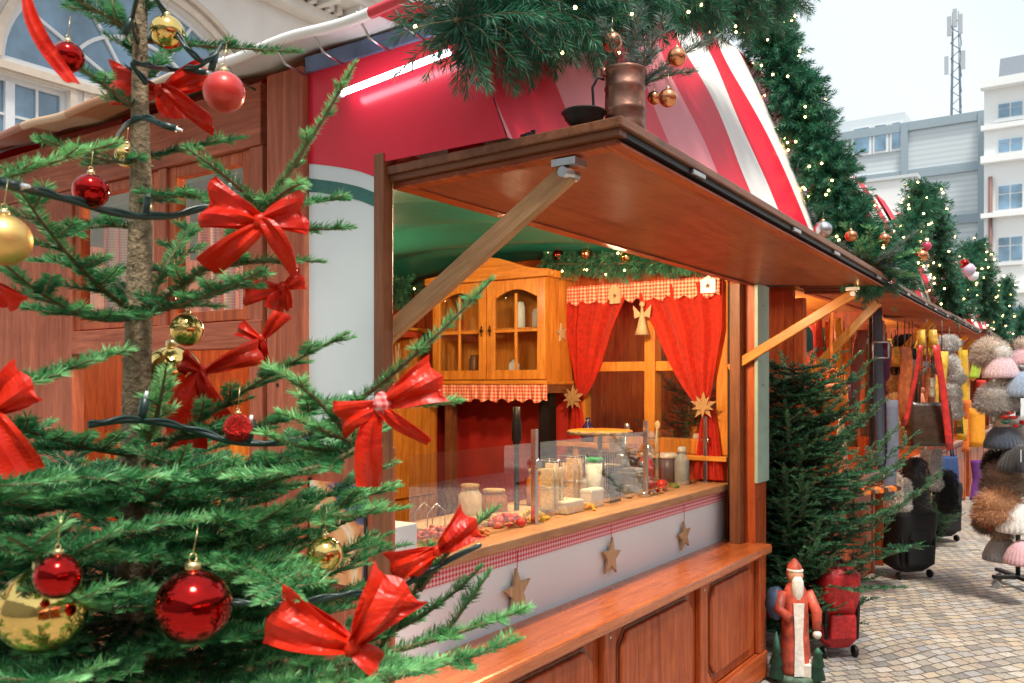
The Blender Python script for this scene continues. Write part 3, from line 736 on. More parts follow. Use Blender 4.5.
# flap
def flap(prefix, xa, xb, yo, z0, z1, parent, yi=1.70, zi=2.22):
    def q(x, y, dz):
        u = (x-xa)/(xb-xa); v = (yi-y)/(yi-yo); return (x, y, zi*(1-v) + (z0*(1-u)+z1*u)*v + dz)
    def slab(x0, x1, y0, y1, d0, d1, mb):
        c = [(x0,y0),(x1,y0),(x1,y1),(x0,y1)]
        p = [q(x, y, d0) for x, y in c] + [q(x, y, d1) for x, y in c]
        mb.poly(p, [(0,3,2,1),(4,5,6,7),(0,1,5,4),(1,2,6,5),(2,3,7,6),(3,0,4,7)])
    b = MB(); slab(xa+.03, xb-.02, yo+.03, yi, 0, .012, b)
    o = part('flap', b, W['ply'], parent, .002)
    t = MB(); slab(xa, xb, yo, yi+.02, .030, .054, t); part('top_board', t, W['brnX'], o, .003)
    e = MB(); slab(xa+.03, xb-.02, yo+.018, yo+.06, -.006, .0, e); slab(xa+.03, xa+.07, yo+.061, yi, -.006, .0, e); slab(xa+.071, xb-.02, yi-.05, yi, -.006, 0, e)
    part('edge_strip', e, W['redX'], o, .001)
    k = MB(); slab(xa+.05, xb-.01, yo+.012, yi, .013, .029, k); kk = MB(); slab(xa+.012, xa+.049, yo+.012, yi, .013, .029, kk); part('end_trim', kk, W['brnY'], o); part('metal_core', k, M['dark'], o)
    for fx in (.16, .47, .66, .93):
        x = xa+(xb-xa)*fx; l = MB(); p0 = Vector(q(x, yo+.008, .021)); l.box(p0.x-.045, p0.x+.045, p0.y-.006, p0.y+.006, p0.z-.007, p0.z+.008)
        part('latch', l, M['steel'], o, .003)
    return o
FL = flap('', X0, 4.86, .95, 2.235, 2.165, st)
def strut(x, yo, zo, yw_, zw_, parent, w=.045, h=.03, mat='raw', bracket=True):
    o = beam('strut', (x, yo, zo), (x, yw_, zw_), w, h, W[mat], parent)
    if bracket:
        b = MB().box(x-.03, x+.03, yo-.035, yo+.035, zo+.012, zo+.03); b.tube([(x-.035, yo, zo-.005), (x+.035, yo, zo-.005)], .014, 8)
        c = part('bracket', b, M['steel'], parent)
strut(1.90, 1.13, 2.19, 1.76, 1.79, st, .028, .055)
strut(4.76, 1.10, 2.13, 1.775, 1.74, st, .028, .05, 'orgX')
# shelf, counter and lower front
part('shelf', MB().box(X0-.02, 4.84, 1.555, 1.838, .71, .76), W['bench'], st, .012)
lf = MB().box(X0, 4.80, 1.625, 1.66, .16, .709)
part('lower_front', lf, W['redZ'], st)
for x in (X0+.04, 2.95, 3.90, 4.74):
    part('stile', MB().box(x, x+.09, 1.595, 1.6245, .16, .709), W['redZ'], st, .005)
part('base_rail', MB().box(X0+.02, 4.85, 1.585, 1.6245, .012, .158), W['redX'], st, .006)
for a, b in ((X0+.13, 2.95), (3.04, 3.90), (3.99, 4.74)):
    x0, x1, z0, z1, c = a+.07, b-.07, .215, .655, .055
    o8 = [(x0+c,z0),(x1-c,z0),(x1,z0+c),(x1,z1-c),(x1-c,z1),(x0+c,z1),(x0,z1-c),(x0,z0+c)]
    part('raised_panel', MB().prism(o8, 1.603, 1.6248, 'XZ'), W['redZ'], st, .010)
    i8 = [(x0-.012+(x-x0)*(x1-x0+.024)/(x1-x0), z0-.012+(z-z0)*(z1-z0+.024)/(z1-z0)) for x, z in o8]
    part('panel_groove', MB().prism(i8, 1.6215, 1.6246, 'XZ'), W['brnZ'], st)
cp = part('counter_front', MB().box(X0+.04, 4.86, 1.842, 1.86, .70, 1.045), M['white'], st)
part('gingham_band', MB().box(X0+.04, 4.86, 1.836, 1.8415, .985, 1.046), M['gingham'], st)
part('countertop', MB().box(X0+.04, 4.87, 1.80, 2.38, 1.047, 1.085), W['counter'], st, .006)
for x in (X0+.085, 2.995, 3.945, 4.785):
    for z in (.20, .67): part('screw', MB().lathe((x, 1.5935, z), [(.006,0),(.0065,.001)], 10, axis='Y'), M['steel'], st)
for z in (.35, 1.0, 1.65, 2.1):
    part('screw', MB().lathe((X0-.0315, (yA+yB_)/2+.03, z), [(.006,0),(.0065,.001)], 10, axis='X'), M['iron'], st)
    part('screw', MB().lathe((4.87, YF-.0235 if z > 1.05 else YF-.0015, z), [(.005,0),(.0055,.001)], 10, axis='Y'), M['iron'], st)
part('floor', MB().box(X0+.05, X1, 1.86, 4.3, .02, .1), W['brnX'], st)
part('inner_counter', MB().box(X0+.08, 4.86, 1.865, 2.3, .101, 1.045), W['brnX'], st)
# far end wall with window opening, back wall
YW0, YW1, ZW0, ZW1 = 1.86, 2.80, 1.30, 2.22
ew = MB().box(X1, X1+.05, 1.72, 4.3, .0, ZW0).box(X1, X1+.05, 1.72, YW0, ZW0, 2.6).box(X1, X1+.05, YW1, 4.3, ZW0, 2.6).box(X1, X1+.05, YW0, YW1, ZW1, 2.6)
part('end_wall', ew, W['redZ'], st)
part('back_wall', MB().box(X0+.06, X1, 4.3, 4.35, 0, 2.6), W['redZ'], st)
ec = MB().box(X1-.012, X1-.002, 2.9, 4.28, .1, 1.62); part('red_cladding', ec, plain('red_painted_boards', (.42,.02,.015), .6, var=.2, scale=5), st)
wf = MB(); xx0, xx1 = X1-.03, X1+.06
wf.box(xx0, xx1, YW0-.04, YW0+.03, ZW0-.06, ZW1+.05); wf.box(xx0, xx1, YW1-.03, YW1+.04, ZW0-.06, ZW1+.05)
wf.box(xx0+.002, xx1-.002, YW0+.03, YW1-.03, ZW0-.06, ZW0+.03); wf.box(xx0+.002, xx1-.002, YW0+.03, YW1-.03, ZW1-.03, ZW1+.04)
ym = 2.31; wf.box(xx0-.012, xx1, ym-.035, ym+.035, ZW0+.03, ZW1-.03); wf.box(xx0-.004, xx1-.004, YW0+.03, ym-.035, 1.735, 1.795); wf.box(xx0-.004, xx1-.004, ym+.035, YW1-.03, 1.735, 1.795)
o = part('end_window', wf, W['orgZ'], st, .005)
part('pane', MB().poly([(X1+.03,YW0,ZW0),(X1+.03,YW1,ZW0),(X1+.03,YW1,ZW1),(X1+.03,YW0,ZW1)], [(0,3,2,1)]), M['pane'], o)
part('window_sill', MB().box(X1-.10, X1-.031, YW0-.06, YW1+.06, ZW0-.09, ZW0-.061), W['orgY'], o, .004)
# green tarp ceiling, draped
def ceil(u, v):
    x = X0+.06 + (X1-X0-.06)*u; y = 1.79 + 2.5*v
    return (x, y, 2.36 + .22*math.sin(v*math.pi)**.8 - .10*abs(math.sin(u*math.pi*4.5+v*1.5))**.7*math.sin(v*math.pi)**.6 - .014*math.sin(u*46+v*11)*math.sin(v*math.pi))
part('ceiling_tarp', MB().grid(ceil, 90, 30), M['green_tarp'], st)
# interior shelves at the back left corner
part('back_shelf', MB().box(3.4, X1-.05, 4.0, 4.29, 2.02, 2.05), W['orgX'], st, .003)
# =================== foreground fir with its decorations ===================
rnd = random.Random(7); rng = np.random.default_rng(7)
TD = 1.45
tb0 = P(134, 640, TD); TB = Vector((tb0.x, tb0.y, 0))
tree = thing('fir_tree', 'decorated young fir tree in the left foreground hung with baubles and red bows', 'tree', TB)
axis = [(128, 860, 30), (133, 683, 21), (134, 600, 19), (136, 470, 15), (137, 380, 13.5), (139, 300, 12.5), (141, 200, 11), (140, 110, 8.5), (140, 50, 7.2), (141, 0, 6), (142, -60, 4), (143, -140, 2)]
tp = [Vector((TB.x, TB.y, 0))] + [P(a, b, TD) for a, b, c in axis]; tr = [.048] + [c/F*TD for a, b, c in axis]
trunk = MB().tube(tp, tr, 14)
# short stubs left by old side shoots
for k in range(60):
    z = rnd.uniform(.9, 2.25); a = rnd.uniform(0, 6.28); i = min(range(len(tp)), key=lambda q: abs(tp[q].z-z)); c = Vector((tp[i].x, tp[i].y, z)); v = Vector((math.cos(a), math.sin(a), .5))
    trunk.tube([c+v*tr[i]*.6, c+v*(tr[i]*.8+.006)], [.003, .0015], 5)
part('trunk', trunk, M['bark'], tree)
NL, NW = .0205, .0017
nbr = [0]
def add_branch(pl, mat='fir', per_m=2700, nl=NL, nw=NW, parent=tree, name='branch', base_t=.45, flat=True):
    """pl: list of (points, r0, r1)"""
    wb = MB()
    for pts, r0, r1 in pl:
        n = len(pts); wb.tube(pts, [r0+(r1-r0)*i/(n-1) for i in range(n)], 5, cap=False)
    o0 = pl[0][0][0]; far = max((p[0][-1]-o0).length for p in pl)+1e-6
    bts = [base_t-.10 + .30*(((p[0][0]-o0).length/far)**1.5) for p in pl]; bts[0] = base_t
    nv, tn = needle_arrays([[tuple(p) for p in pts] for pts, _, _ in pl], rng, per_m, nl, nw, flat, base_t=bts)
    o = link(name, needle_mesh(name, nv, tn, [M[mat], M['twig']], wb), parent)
    o.location = -wloc(parent); nbr[0] += 1
    return o
def B(pts3, twig=.13, gap=.040, start=.12, **k):
    sub = k.pop('sub', True); kw = {a: k.pop(a) for a in list(k) if a == 'ang'}
    return add_branch(fir_branch(pts3, rnd, twig, gap, start, sub=sub, **kw), **k)
def cv(*p, n=8):
    """smooth curve through measured points (px,py,depth)"""
    q = [P(*a) for a in p]
    if len(q) == 2: return curve_pts(q[0], q[1], 0, n)
    if len(q) == 3: return curve_pts(q[0], q[2], 0, n, q[1]*2-(q[0]+q[2])*.5)
    return q
# branches that the photograph shows one by one
B(cv((140,34,TD),(100,12,1.38),(55,-12,1.30)), .09)
B(cv((142,40,TD),(190,45,1.5),(300,52,1.55)), .045, .04, sub=False)
B(cv((141,20,TD),(146,-30,1.45),(152,-110,1.45)), .05, .04, sub=False)
B(cv((140,60,TD),(120,20,1.5),(95,-40,1.55)), .06, .05, sub=False)
B(cv((136,108,TD),(100,82,1.38),(68,58,1.33)), .045, .05, sub=False)
B(cv((143,78,TD),(160,60,1.6),(178,35,1.7)), .05, .05, sub=False)
B(cv((137,158,TD),(110,160,1.4),(40,138,1.3)), .07, .05)
B(cv((-60,200,1.0),(20,172,1.08),(118,142,1.12)), .055, .035, start=.3, sub=False, base_t=.75)
B(cv((140,160,TD),(190,148,1.52),(244,138,1.6)), .05, .045, sub=False)
B(cv((140,205,TD),(185,195,1.35),(236,212,1.3)), .07, .04)
B(cv((137,228,TD),(100,226,1.4),(55,236,1.3)), .08, .04)
# big right branch carrying the large bow
r1_ = cv((140,312,TD),(200,272,1.36),(266,214,1.30)); B(r1_, .075, .035, sub=True)
B(cv((262,212,1.30),(310,140,1.27),(356,62,1.25)), .028, .05, start=.3, sub=False, base_t=.65, nl=.015)
B(cv((264,212,1.30),(228,178,1.26),(186,148,1.22)), .03, .06, sub=False, base_t=.75)
B(cv((262,214,1.30),(285,192,1.26),(303,184,1.23)), .03, .05, sub=False, base_t=.8)
B(cv((258,220,1.32),(305,228,1.34),(352,228,1.36)), .05, .05, sub=False)
B(cv((230,232,1.33),(300,205,1.42),(348,200,1.46)), .05, .05, sub=False)
B(cv((200,270,1.36),(255,262,1.34),(322,262,1.34)), .06, .04)
B(cv((142,314,TD),(205,296,1.30),(262,270,1.2)), .08, .035)
B(cv((143,316,TD),(170,260,1.5),(195,225,1.6)), .08, .035)
# left whorl at the same height
B(cv((138,314,TD),(75,262,1.28),(6,168,1.12)), .09, .035, start=.25)
B(cv((136,316,TD),(70,310,1.30),(-25,236,1.12)), .12, .035)
B(cv((137,310,TD),(95,270,1.58),(40,262,1.7)), .09, .04)
# fronds in the middle
B(cv((-70,395,1.02),(20,382,1.08),(120,352,1.14)), .085, .028, start=.1, base_t=.6)
B(cv((148,440,1.25),(158,410,1.2),(166,368,1.16)), .035, .035, sub=False, base_t=.75)
B(cv((138,470,TD),(230,400,1.38),(346,334,1.32)), .08, .04, start=.25)
B(cv((150,440,TD),(250,428,1.36),(330,402,1.3)), .10, .035, start=.2)
B(cv((300,440,1.26),(395,372,1.20),(491,280,1.15)), .022, .06, start=.3, sub=False, base_t=.72)
B(cv((300,400,1.3),(380,406,1.22),(460,401,1.16)), .03, .05, start=.2, sub=False, base_t=.65)
B(cv((345,432,1.22),(312,395,1.18),(272,370,1.15)), .05, .035, sub=False, base_t=.72)
B(cv((350,440,1.22),(318,428,1.17),(280,412,1.14)), .04, .04, sub=False, base_t=.7)
B(cv((350,452,1.22),(300,446,1.17),(262,432,1.14)), .045, .035, sub=False, base_t=.65)
B(cv((355,450,1.22),(305,470,1.15),(225,478,1.10)), .07, .03, base_t=.6)
B(cv((139,480,TD),(240,470,1.35),(352,448,1.25)), .12, .035, start=.2)
B(cv((139,500,TD),(240,520,1.25),(408,508,1.15)), .10, .035, start=.25, base_t=.55)
B(cv((20,600,.98),(100,540,1.02),(200,520,1.08)), .075, .028, base_t=.6)
B(cv((138,455,TD),(60,440,1.25),(-60,400,1.05)), .12, .032)
B(cv((138,470,TD),(60,500,1.22),(-70,470,1.0)), .13, .032)
B(cv((-60,500,.95),(40,478,1.0),(190,480,1.08)), .085, .028, base_t=.55)
B(cv((-60,540,.95),(20,545,1.0),(118,552,1.06)), .07, .028, base_t=.6)
B(cv((138,540,TD),(230,560,1.2),(300,600,1.0)), .12, .03)
# lower right sprays in front of the white counter
B(cv((200,700,1.25),(400,650,1.2),(525,608,1.15)), .085, .045, start=.35, base_t=.55)
B(cv((250,640,1.3),(370,640,1.25),(480,568,1.2)), .05, .05, start=.35, sub=False)
B(cv((360,680,1.25),(410,600,1.22),(432,545,1.2)), .03, .05, sub=False)
B(cv((420,590,1.22),(455,545,1.2),(498,508,1.18)), .03, .05, sub=False, base_t=.6)
B(cv((150,700,1.3),(330,690,1.18),(520,640,1.1)), .10, .04, start=.3)
B(cv((440,640,1.2),(462,610,1.2),(490,572,1.2)), .035, .05, sub=False)
B(cv((100,760,1.2),(280,700,1.05),(420,668,1.0)), .12, .035, start=.2, base_t=.6)
# whorls of the lower tree
for wi, z in enumerate((1.50, 1.43, 1.36, 1.29, 1.22, 1.14, 1.05, .95, .80, .64, .48)):
    n = 10 if z > .9 else 7; ph = wi*.7
    for k in range(n):
        a = ph + 2*math.pi*k/n + rnd.uniform(-.15, .15)
        v = Vector((math.cos(a), math.sin(a), 0)); Lb = rnd.uniform(.50, .60) + max(0, 1.3-z)*.14
        # the sprays towards the lens stay short of it
        tocam = v.dot(Vector((-TB.x, -TB.y, 0)).normalized())
        if tocam > .5: Lb = min(Lb, .56)
        rt = v.dot(Vector((SA, -CA, 0)))
        if rt > .3: Lb *= .8
        s = Vector((TB.x, TB.y, z-.03)); e = s + v*Lb + Vector((0, 0, .10-.1*(1.5-z))); c = s + v*Lb*.5 + Vector((0, 0, -.02))
        low = z < .9
        B(curve_pts(s, e, 0, 8, c), .17 if not low else .2, .046 if not low else .055, .2, per_m=2500 if not low else 500, nw=NW if not low else .003, base_t=.40 if tocam > 0 else .28)
print('fir branches', nbr[0])

# ---- baubles ----
def bauble_mat(name, col, rough, metal, bump=0):
    return plain(name, col, rough, metal, coat=.5 if metal < .9 else .2, var=.05, scale=40, bump=bump, bscale=22)
BG = bauble_mat('gold_bauble', (.80,.55,.17), .08, 1, .12); BGM = bauble_mat('matte_gold_bauble', (.80,.50,.16), .42, .9)
BR = bauble_mat('red_mirror_bauble', (.42,.006,.005), .06, 1, .10); BRM = bauble_mat('matte_red_bauble', (.60,.03,.02), .42, .35)
BGL = plain('red_glitter_bauble', (.60,.02,.015), .3, .8, var=.6, scale=300, bump=1, bscale=350); BCU = bauble_mat('copper_bauble', (.75,.30,.14), .22, 1)
CAPM = plain('bauble_cap', (.75,.60,.30), .3, 1, var=.1)
def bauble(px, py, d, rpx, mat, label, cat='bauble', group=None, top=None):
    r = rpx/F*d; c = P(px, py, d)
    t = thing('bauble', label, cat, c, group=group)
    a = MB().ball(c, r, nu=32, nv=20, sc=(1,1,.98)); part('ball', a, mat, t)
    k = MB().lathe(c+Vector((0,0,r*.95)), [(r*.20,0),(r*.21,r*.05),(r*.20,r*.2),(r*.12,r*.23)], 14)
    cp_ = part('cap', k, CAPM, t)
    ring = [c+Vector((math.cos(a_)*r*.12, 0, r*1.27+math.sin(a_)*r*.12)) for a_ in [i*math.pi/5 for i in range(11)]]
    part('loop', MB().tube(ring, max(r*.018, .0006), 5).tube([c+Vector((0,0,r*1.38)), c+Vector((r*.15,0,r*1.38+.03))], .0006, 4), CAPM, cp_)
    return t
bauble(167,32,1.42,16.5,BG,'shiny gold bauble at the very top right of the fir trunk')
bauble(68,57,1.30,15.5,BR,'shiny red bauble under the out-of-focus ribbon, upper left of the fir')
bauble(224,92,1.30,20.5,BRM,'large matte red bauble hanging in front of the stall eave')
bauble(91,191,1.24,17.5,BR,'shiny red bauble left of the trunk just above the upper cable')
bauble(187,330,1.36,16.5,BG,'small shiny gold bauble right of the trunk below the big branch fork')
bauble(172,374,1.52,29,BG,'large gold bauble half hidden behind an upright frond near the trunk')
bauble(4,240,1.02,26,BGM,'blurred matte gold bauble cut off by the left picture edge')
bauble(238,428,1.22,14.5,BGL,'small red glitter bauble beside the middle cable')
bauble(325,554,1.15,18,BG,'small gold bauble in front of the picture on the side wall')
bauble(193,606,1.02,38,BR,'big dark red mirror bauble in the lower middle of the fir')
bauble(42,610,1.02,43,BG,'largest gold bauble with reddish reflections at the lower left of the fir')
bauble(58,576,.92,23,BR,'red mirror bauble hanging in front of the largest gold bauble')
bauble(127,156,1.60,12,BG,'tiny gold bauble hidden behind the trunk level with the wall beam')
bauble(229,538,1.42,13,BG,'dim gold bauble deep in the branches left of the side wall picture')
bauble(167,300,1.56,9,BR,'tiny dark red bauble deep in the fork right of the trunk')

# ---- ribbon bows ----
GK = checks('gingham_ribbon', (.62,.02,.03), (.80,.35,.33), .008, 'XZ', .6)
def strip(path, widths, normals, mb=None, mi=0, crinkle=.0, nw=6, seed=0, pleat=False):
    """ribbon surface: path points, half widths, width directions"""
    mb = mb or MB(); n = len(path); rr = random.Random(seed); ph = [rr.uniform(0, 6) for _ in range(4)]
    o = len(mb.v)
    for i, (p, w, u) in enumerate(zip(path, widths, normals)):
        u = Vector(u).normalized(); t = (path[min(i+1,n-1)]-path[max(i-1,0)]).normalized(); nn = t.cross(u).normalized()
        for j in range(nw+1):
            s = 2*j/nw-1
            off = crinkle*(math.sin(s*5+ph[0]+i*.35)*.6+math.sin(s*9+ph[1]-i*.2)*.4)
            if pleat:
                g = (s*.8+ph[2]+math.sin(i*.18+ph[3])*.25) % 1.0; off = crinkle*(1.0*(abs(g-.5)*4-1)) + off*.25
            mb.v.append(tuple(p+u*w*s+nn*off))
    for i in range(n-1):
        for j in range(nw):
            a = o+i*(nw+1)+j; mb.f.append([a, a+1, a+nw+2, a+nw+1]); mb.m.append(mi); mb.sm.append(not pleat)
    return mb
CR = Vector((SA, -CA, 0)); CF = Vector((CA, SA, 0)); UP = Vector((0,0,1))
def bow(px, py, d, size, label, loops, tails, mat=None, knotmat=None, yaw=0, seed=0, flare=1.0):
    """loops / tails: (angle in degrees seen from the lane, length in px, half width in px)"""
    mat = mat or M['ribbon']; c = P(px, py, d); t = thing('bow', label, 'bow', c); k = d/F
    right = CR*math.cos(R(yaw)) + CF*math.sin(R(yaw)); out = (CR*math.sin(R(yaw))*1 - CF*math.cos(R(yaw)))
    for i, (a, L, w) in enumerate(loops):
        L *= k; w *= k; v = right*math.cos(R(a)) + UP*math.sin(R(a)); s = out.cross(v).normalized()
        path = []; wd = []; nr = []
        for q in range(25):
            u = q/24; ang = 2*math.pi*u; tri = (1-abs(1-2*u))
            along = (tri*.75+.25*(1-math.cos(ang))/2)*L; bulge = math.sin(ang)*L*(.15+.05*math.cos(ang+seed))
            path.append(c + v*along + out*(bulge+.004)); wd.append(w*(.15+.85*tri**.9)); nr.append(s + out*.35*math.sin(ang+.5))
        part('loop', strip(path, wd, nr, crinkle=w*.16, seed=seed+i, nw=8, pleat=True), mat, t, solid=.0005)
    for i, (a, L, w) in enumerate(tails):
        L *= k; w *= k; v = right*math.cos(R(a)) + UP*math.sin(R(a)); s = out.cross(v).normalized()
        path = []; wd = []; nr = []
        for q in range(15):
            u = q/14; path.append(c + v*L*u + out*(.006+math.sin(u*4+i)*L*.10) + s*math.sin(u*3+seed)*L*.06)
            wd.append(w*(.2+.8*u**.6)); nr.append(s*math.cos(u*1.1) + out*math.sin(u*1.1)*(1 if i % 2 else -1))
        part('tail', strip(path, wd, nr, crinkle=w*.13, seed=seed+9+i, pleat=True), mat, t, solid=.0006)
    kb = MB().ball(c+out*.006, size*k*.72, nu=16, nv=10, sc=(1,.8,1.1), lump=.12, rng=random.Random(seed)); part('knot', kb, knotmat or mat, t)
    return t
bow(262,222,1.24,11,'largest red bow on the upper right fir branch against the corner post',[(160,58,27),(12,44,24)],[(222,72,17),(305,62,18)],seed=1)
bow(284,288,1.34,8,'red bow directly under the largest bow',[(185,40,15),(25,22,12)],[(250,24,12),(290,22,12)],seed=2)
bow(262,340,1.50,7,'small dark red bow with upright loops beside the wall banner',[(150,26,10),(50,36,10)],[(240,22,12),(285,24,12)],seed=3)
bow(383,404,1.16,15,'red bow with a gingham knot in front of the stall corner post',[(200,46,20),(25,62,26)],[(258,84,19),(318,60,13)],knotmat=GK,seed=4)
bow(438,550,1.18,8,'red bow lying along the counter edge left of the glass guard',[(40,46,21),(200,50,17)],[(215,40,14)],seed=5)
bow(352,645,1.02,14,'large red bow at the bottom of the picture below the lower cable',[(155,84,32),(52,78,34)],[(320,34,18)],seed=6,yaw=10)
bow(-8,412,1.0,12,'red bow cut off by the left picture edge',[(40,50,27),(200,40,20)],[(300,70,22),(262,70,18)],seed=7)
bow(162,92,1.50,9,'pinkish red bow wrapped round the trunk near the top',[(170,52,22),(22,50,17)],[(300,30,16),(330,60,14)],seed=8)
bow(25,-16,.95,16,'blurred red ribbon bow at the upper left corner of the picture',[(170,60,20),(5,80,18)],[(297,108,10),(200,50,16)],seed=9)
bow(205,372,1.48,8,'red bow with long hanging tails behind the small gold bauble',[(150,26,12),(20,60,14)],[(255,78,26),(295,72,16)],seed=10)
bow(-6,282,1.06,8,'small dark red bow under the blurred gold bauble',[(320,36,11),(150,30,10)],[(300,30,9)],seed=11)

# ---- light cable on the fir ----
def cable(pts, label, leds, rad=.0042, name='light_cable'):
    q = [P(*a) for a in pts]; t = thing(name, label, 'light cable', q[0])
    # Catmull-Rom through the measured points
    out = []
    for i in range(len(q)-1):
        p0, p1, p2, p3 = q[max(i-1,0)], q[i], q[i+1], q[min(i+2,len(q)-1)]
        for k in range(8):
            u = k/8; out.append(.5*((2*p1)+(-p0+p2)*u+(2*p0-5*p1+4*p2-p3)*u*u+(-p0+3*p1-3*p2+p3)*u**3))
    out.append(q[-1])
    out2 = [p+Vector((0,0,.0015*math.sin(i*1.3))) for i, p in enumerate(out)]
    part('cable', MB().tube(out, rad, 8).tube([p+Vector((0,-.003,.003))+Vector((math.sin(i),0,math.cos(i)))*.002 for i, p in enumerate(out)], rad*.6, 6), M['cable'], t)
    for (i, vx, vz) in leds:
        p = out[int(i*(len(out)-1))]; v = (CR*vx+UP*vz).normalized()
        s = part('socket', MB().tube([p, p+v*.014, p+v*.03], [.0050,.0062,.0055], 8), M['cable'], t)
        part('led', MB().tube([p+v*.03, p+v*.040], [.0032,.0020], 8), M['white'], s)
    return t
cable([(-30,182,.98),(5,184,1.05),(30,190,1.12),(70,200,1.2),(120,214,1.3),(170,216,1.38),(215,205,1.42),(232,206,1.44)], 'dark green light cable running across the upper left of the trunk', [(.12,1,-.1),(.5,.1,1),(.66,.15,1),(.95,.1,1)], .0052)
cable([(88,425,1.12),(135,420,1.16),(185,428,1.2),(235,442,1.22),(290,442,1.24),(335,430,1.24),(362,400,1.24)], 'dark green light cable sagging across the middle of the fir', [(.2,.2,1),(.55,.1,1),(.9,.1,1)], .0045)
cable([(180,604,1.1),(240,603,1.12),(300,602,1.14),(350,594,1.16),(385,596,1.18),(430,570,1.2),(480,545,1.25)], 'dark green light cable passing over the lowest large bow', [(.1,0,1),(.55,1,-.6)], .004)
cable([(150,-12,1.4),(168,20,1.42),(186,48,1.4),(205,62,1.42),(222,46,1.45),(200,66,1.46),(172,70,1.5),(148,66,1.42),(132,64,1.40),(146,84,1.43)], 'dark cable looping around the treetop by the pink bow', [(.4,-.3,-1),(.6,1,-.2)], .0034)
cable([(118,136,1.5),(128,124,1.42),(142,118,1.41),(160,124,1.40)], 'short cable end with a bright tip wrapped round the trunk', [(.98,1,-.3)], .0045)
cable([(146,-30,1.3),(135,5,1.34),(133,30,1.40),(146,60,1.5)], 'dark cable hanging from the leader of the fir', [(.5,-.5,-1)], .0034)
# =================== garlands ===================
def garland(name, label, path, rad, mat, twigs_per_m, nl, nw, per_m, seed, bulbs=0, group=None, bulb_r=.006, taper=None, tw_len=None, glow=None, hang=0):
    """artificial pine garland: short bristly twigs thrown in every direction from a wire"""
    rr = random.Random(seed); rg = np.random.default_rng(seed)
    pts = [Vector(p) for p in path]
    # arc-length table
    cum = [0]
    for i in range(len(pts)-1): cum.append(cum[-1]+(pts[i+1]-pts[i]).length)
    L = cum[-1]
    def at(s):
        for i in range(len(pts)-1):
            if s <= cum[i+1] or i == len(pts)-2:
                u = (s-cum[i])/max(1e-9, cum[i+1]-cum[i]); return pts[i].lerp(pts[i+1], u), (pts[i+1]-pts[i]).normalized()
    c0 = pts[0]; g = thing(name, label, 'garland', c0, group=group)
    tw = []; wb = MB().tube(pts, .006, 6)
    n = int(L*twigs_per_m); tl = tw_len or rad
    tips = []
    for k in range(n):
        s = L*(k+rr.random())/n; p, t = at(s); f = taper(s/L) if taper else 1
        a = rr.uniform(0, 6.283); x = t.orthogonal().normalized(); y = t.cross(x)
        v = (x*math.cos(a)+y*math.sin(a)+t*rr.uniform(-.5, .5)).normalized()
        ln = tl*f*rr.uniform(.55, 1.15)*(1+.22*math.sin(s*9+seed)*math.sin(s*23))
        v = (v+Vector((0,0,-hang*rr.random()))).normalized()
        e = p+v*ln; c = p+v*ln*.6+Vector((0,0,.02)); q = curve_pts(p, e, 0, 3, c); tw.append([tuple(z) for z in q]); tips.append(e)
        wb.tube(q, .0016, 3, cap=False)
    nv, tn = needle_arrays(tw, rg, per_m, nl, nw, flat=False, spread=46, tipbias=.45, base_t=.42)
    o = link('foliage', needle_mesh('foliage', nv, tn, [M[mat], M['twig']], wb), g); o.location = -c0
    bm_ = mesh_from('bulb', MB().ball((0,0,0), bulb_r, nu=8, nv=6), M['bulb'])
    for k in range(bulbs):
        e = rr.choice(tips); p, t = at(L*k/max(1, bulbs)+L*rr.random()/max(1,bulbs))
        a = rr.uniform(0, 6.283); x = t.orthogonal().normalized(); y = t.cross(x); f = taper(k/bulbs) if taper else 1
        e = p+(x*math.cos(a)+y*math.sin(a))*tl*f*rr.uniform(.75, 1.0)
        b = link('bulb', bm_, g); b.location = e-c0
    return g
# main garland: up the right rake of the roof, over the flap and down at its near end
rk = lambda X, z, dy=-.10: Vector((X, ry(z)+dy, z))
g1 = [Vector((4.80, 1.02, 2.27)), Vector((4.92, 1.06, 2.38)), Vector((5.02, 1.14, 2.52)), Vector((5.09, 1.22, 2.72)), Vector((5.14, 1.32, 2.98)), Vector((5.16, 1.44, 3.25)), Vector((5.14, 1.57, 3.52)), Vector((5.04, 1.64, 3.75))]
g1 = [atX(884,284,4.86), atX(862,252,4.93), atX(840,205,5.0), atX(818,152,5.05), atX(796,100,5.08), atX(775,50,5.1), atX(752,0,5.12), atX(728,-40,5.12)]
garland('pine_garland', 'thick lit pine garland climbing the right edge of the striped roof', g1, .165, 'garl', 640, .045, .0046, 520, 11, 75, 'lit pine garlands on the stall roofs', .0065)
g2 = [P(790,-15,4.1), P(745,-2,3.7), P(705,-8,3.3), P(660,-22,3.0), P(612,6,2.75), P(572,8,2.5), P(530,6,2.35), P(490,20,2.2), P(455,20,2.1)]
garland('pine_garland', 'hanging lit pine garland above the copper jug along the top of the picture', g2, .155, 'garl', 420, .042, .0026, 620, 12, 40, 'lit pine garlands on the stall roofs', .005, tw_len=.165, hang=.5)

# copper jug with a spruce spray, dark bowl and a small iron piece on the flap
fz = lambda x, y: (2.22*(1-(1.70-y)/.75) + (2.235*(1-(x-X0)/3.02)+2.165*(x-X0)/3.02)*(1.70-y)/.75) + .0545
jp = Vector((2.05, 1.09, 0)); jp.z = fz(jp.x, jp.y)
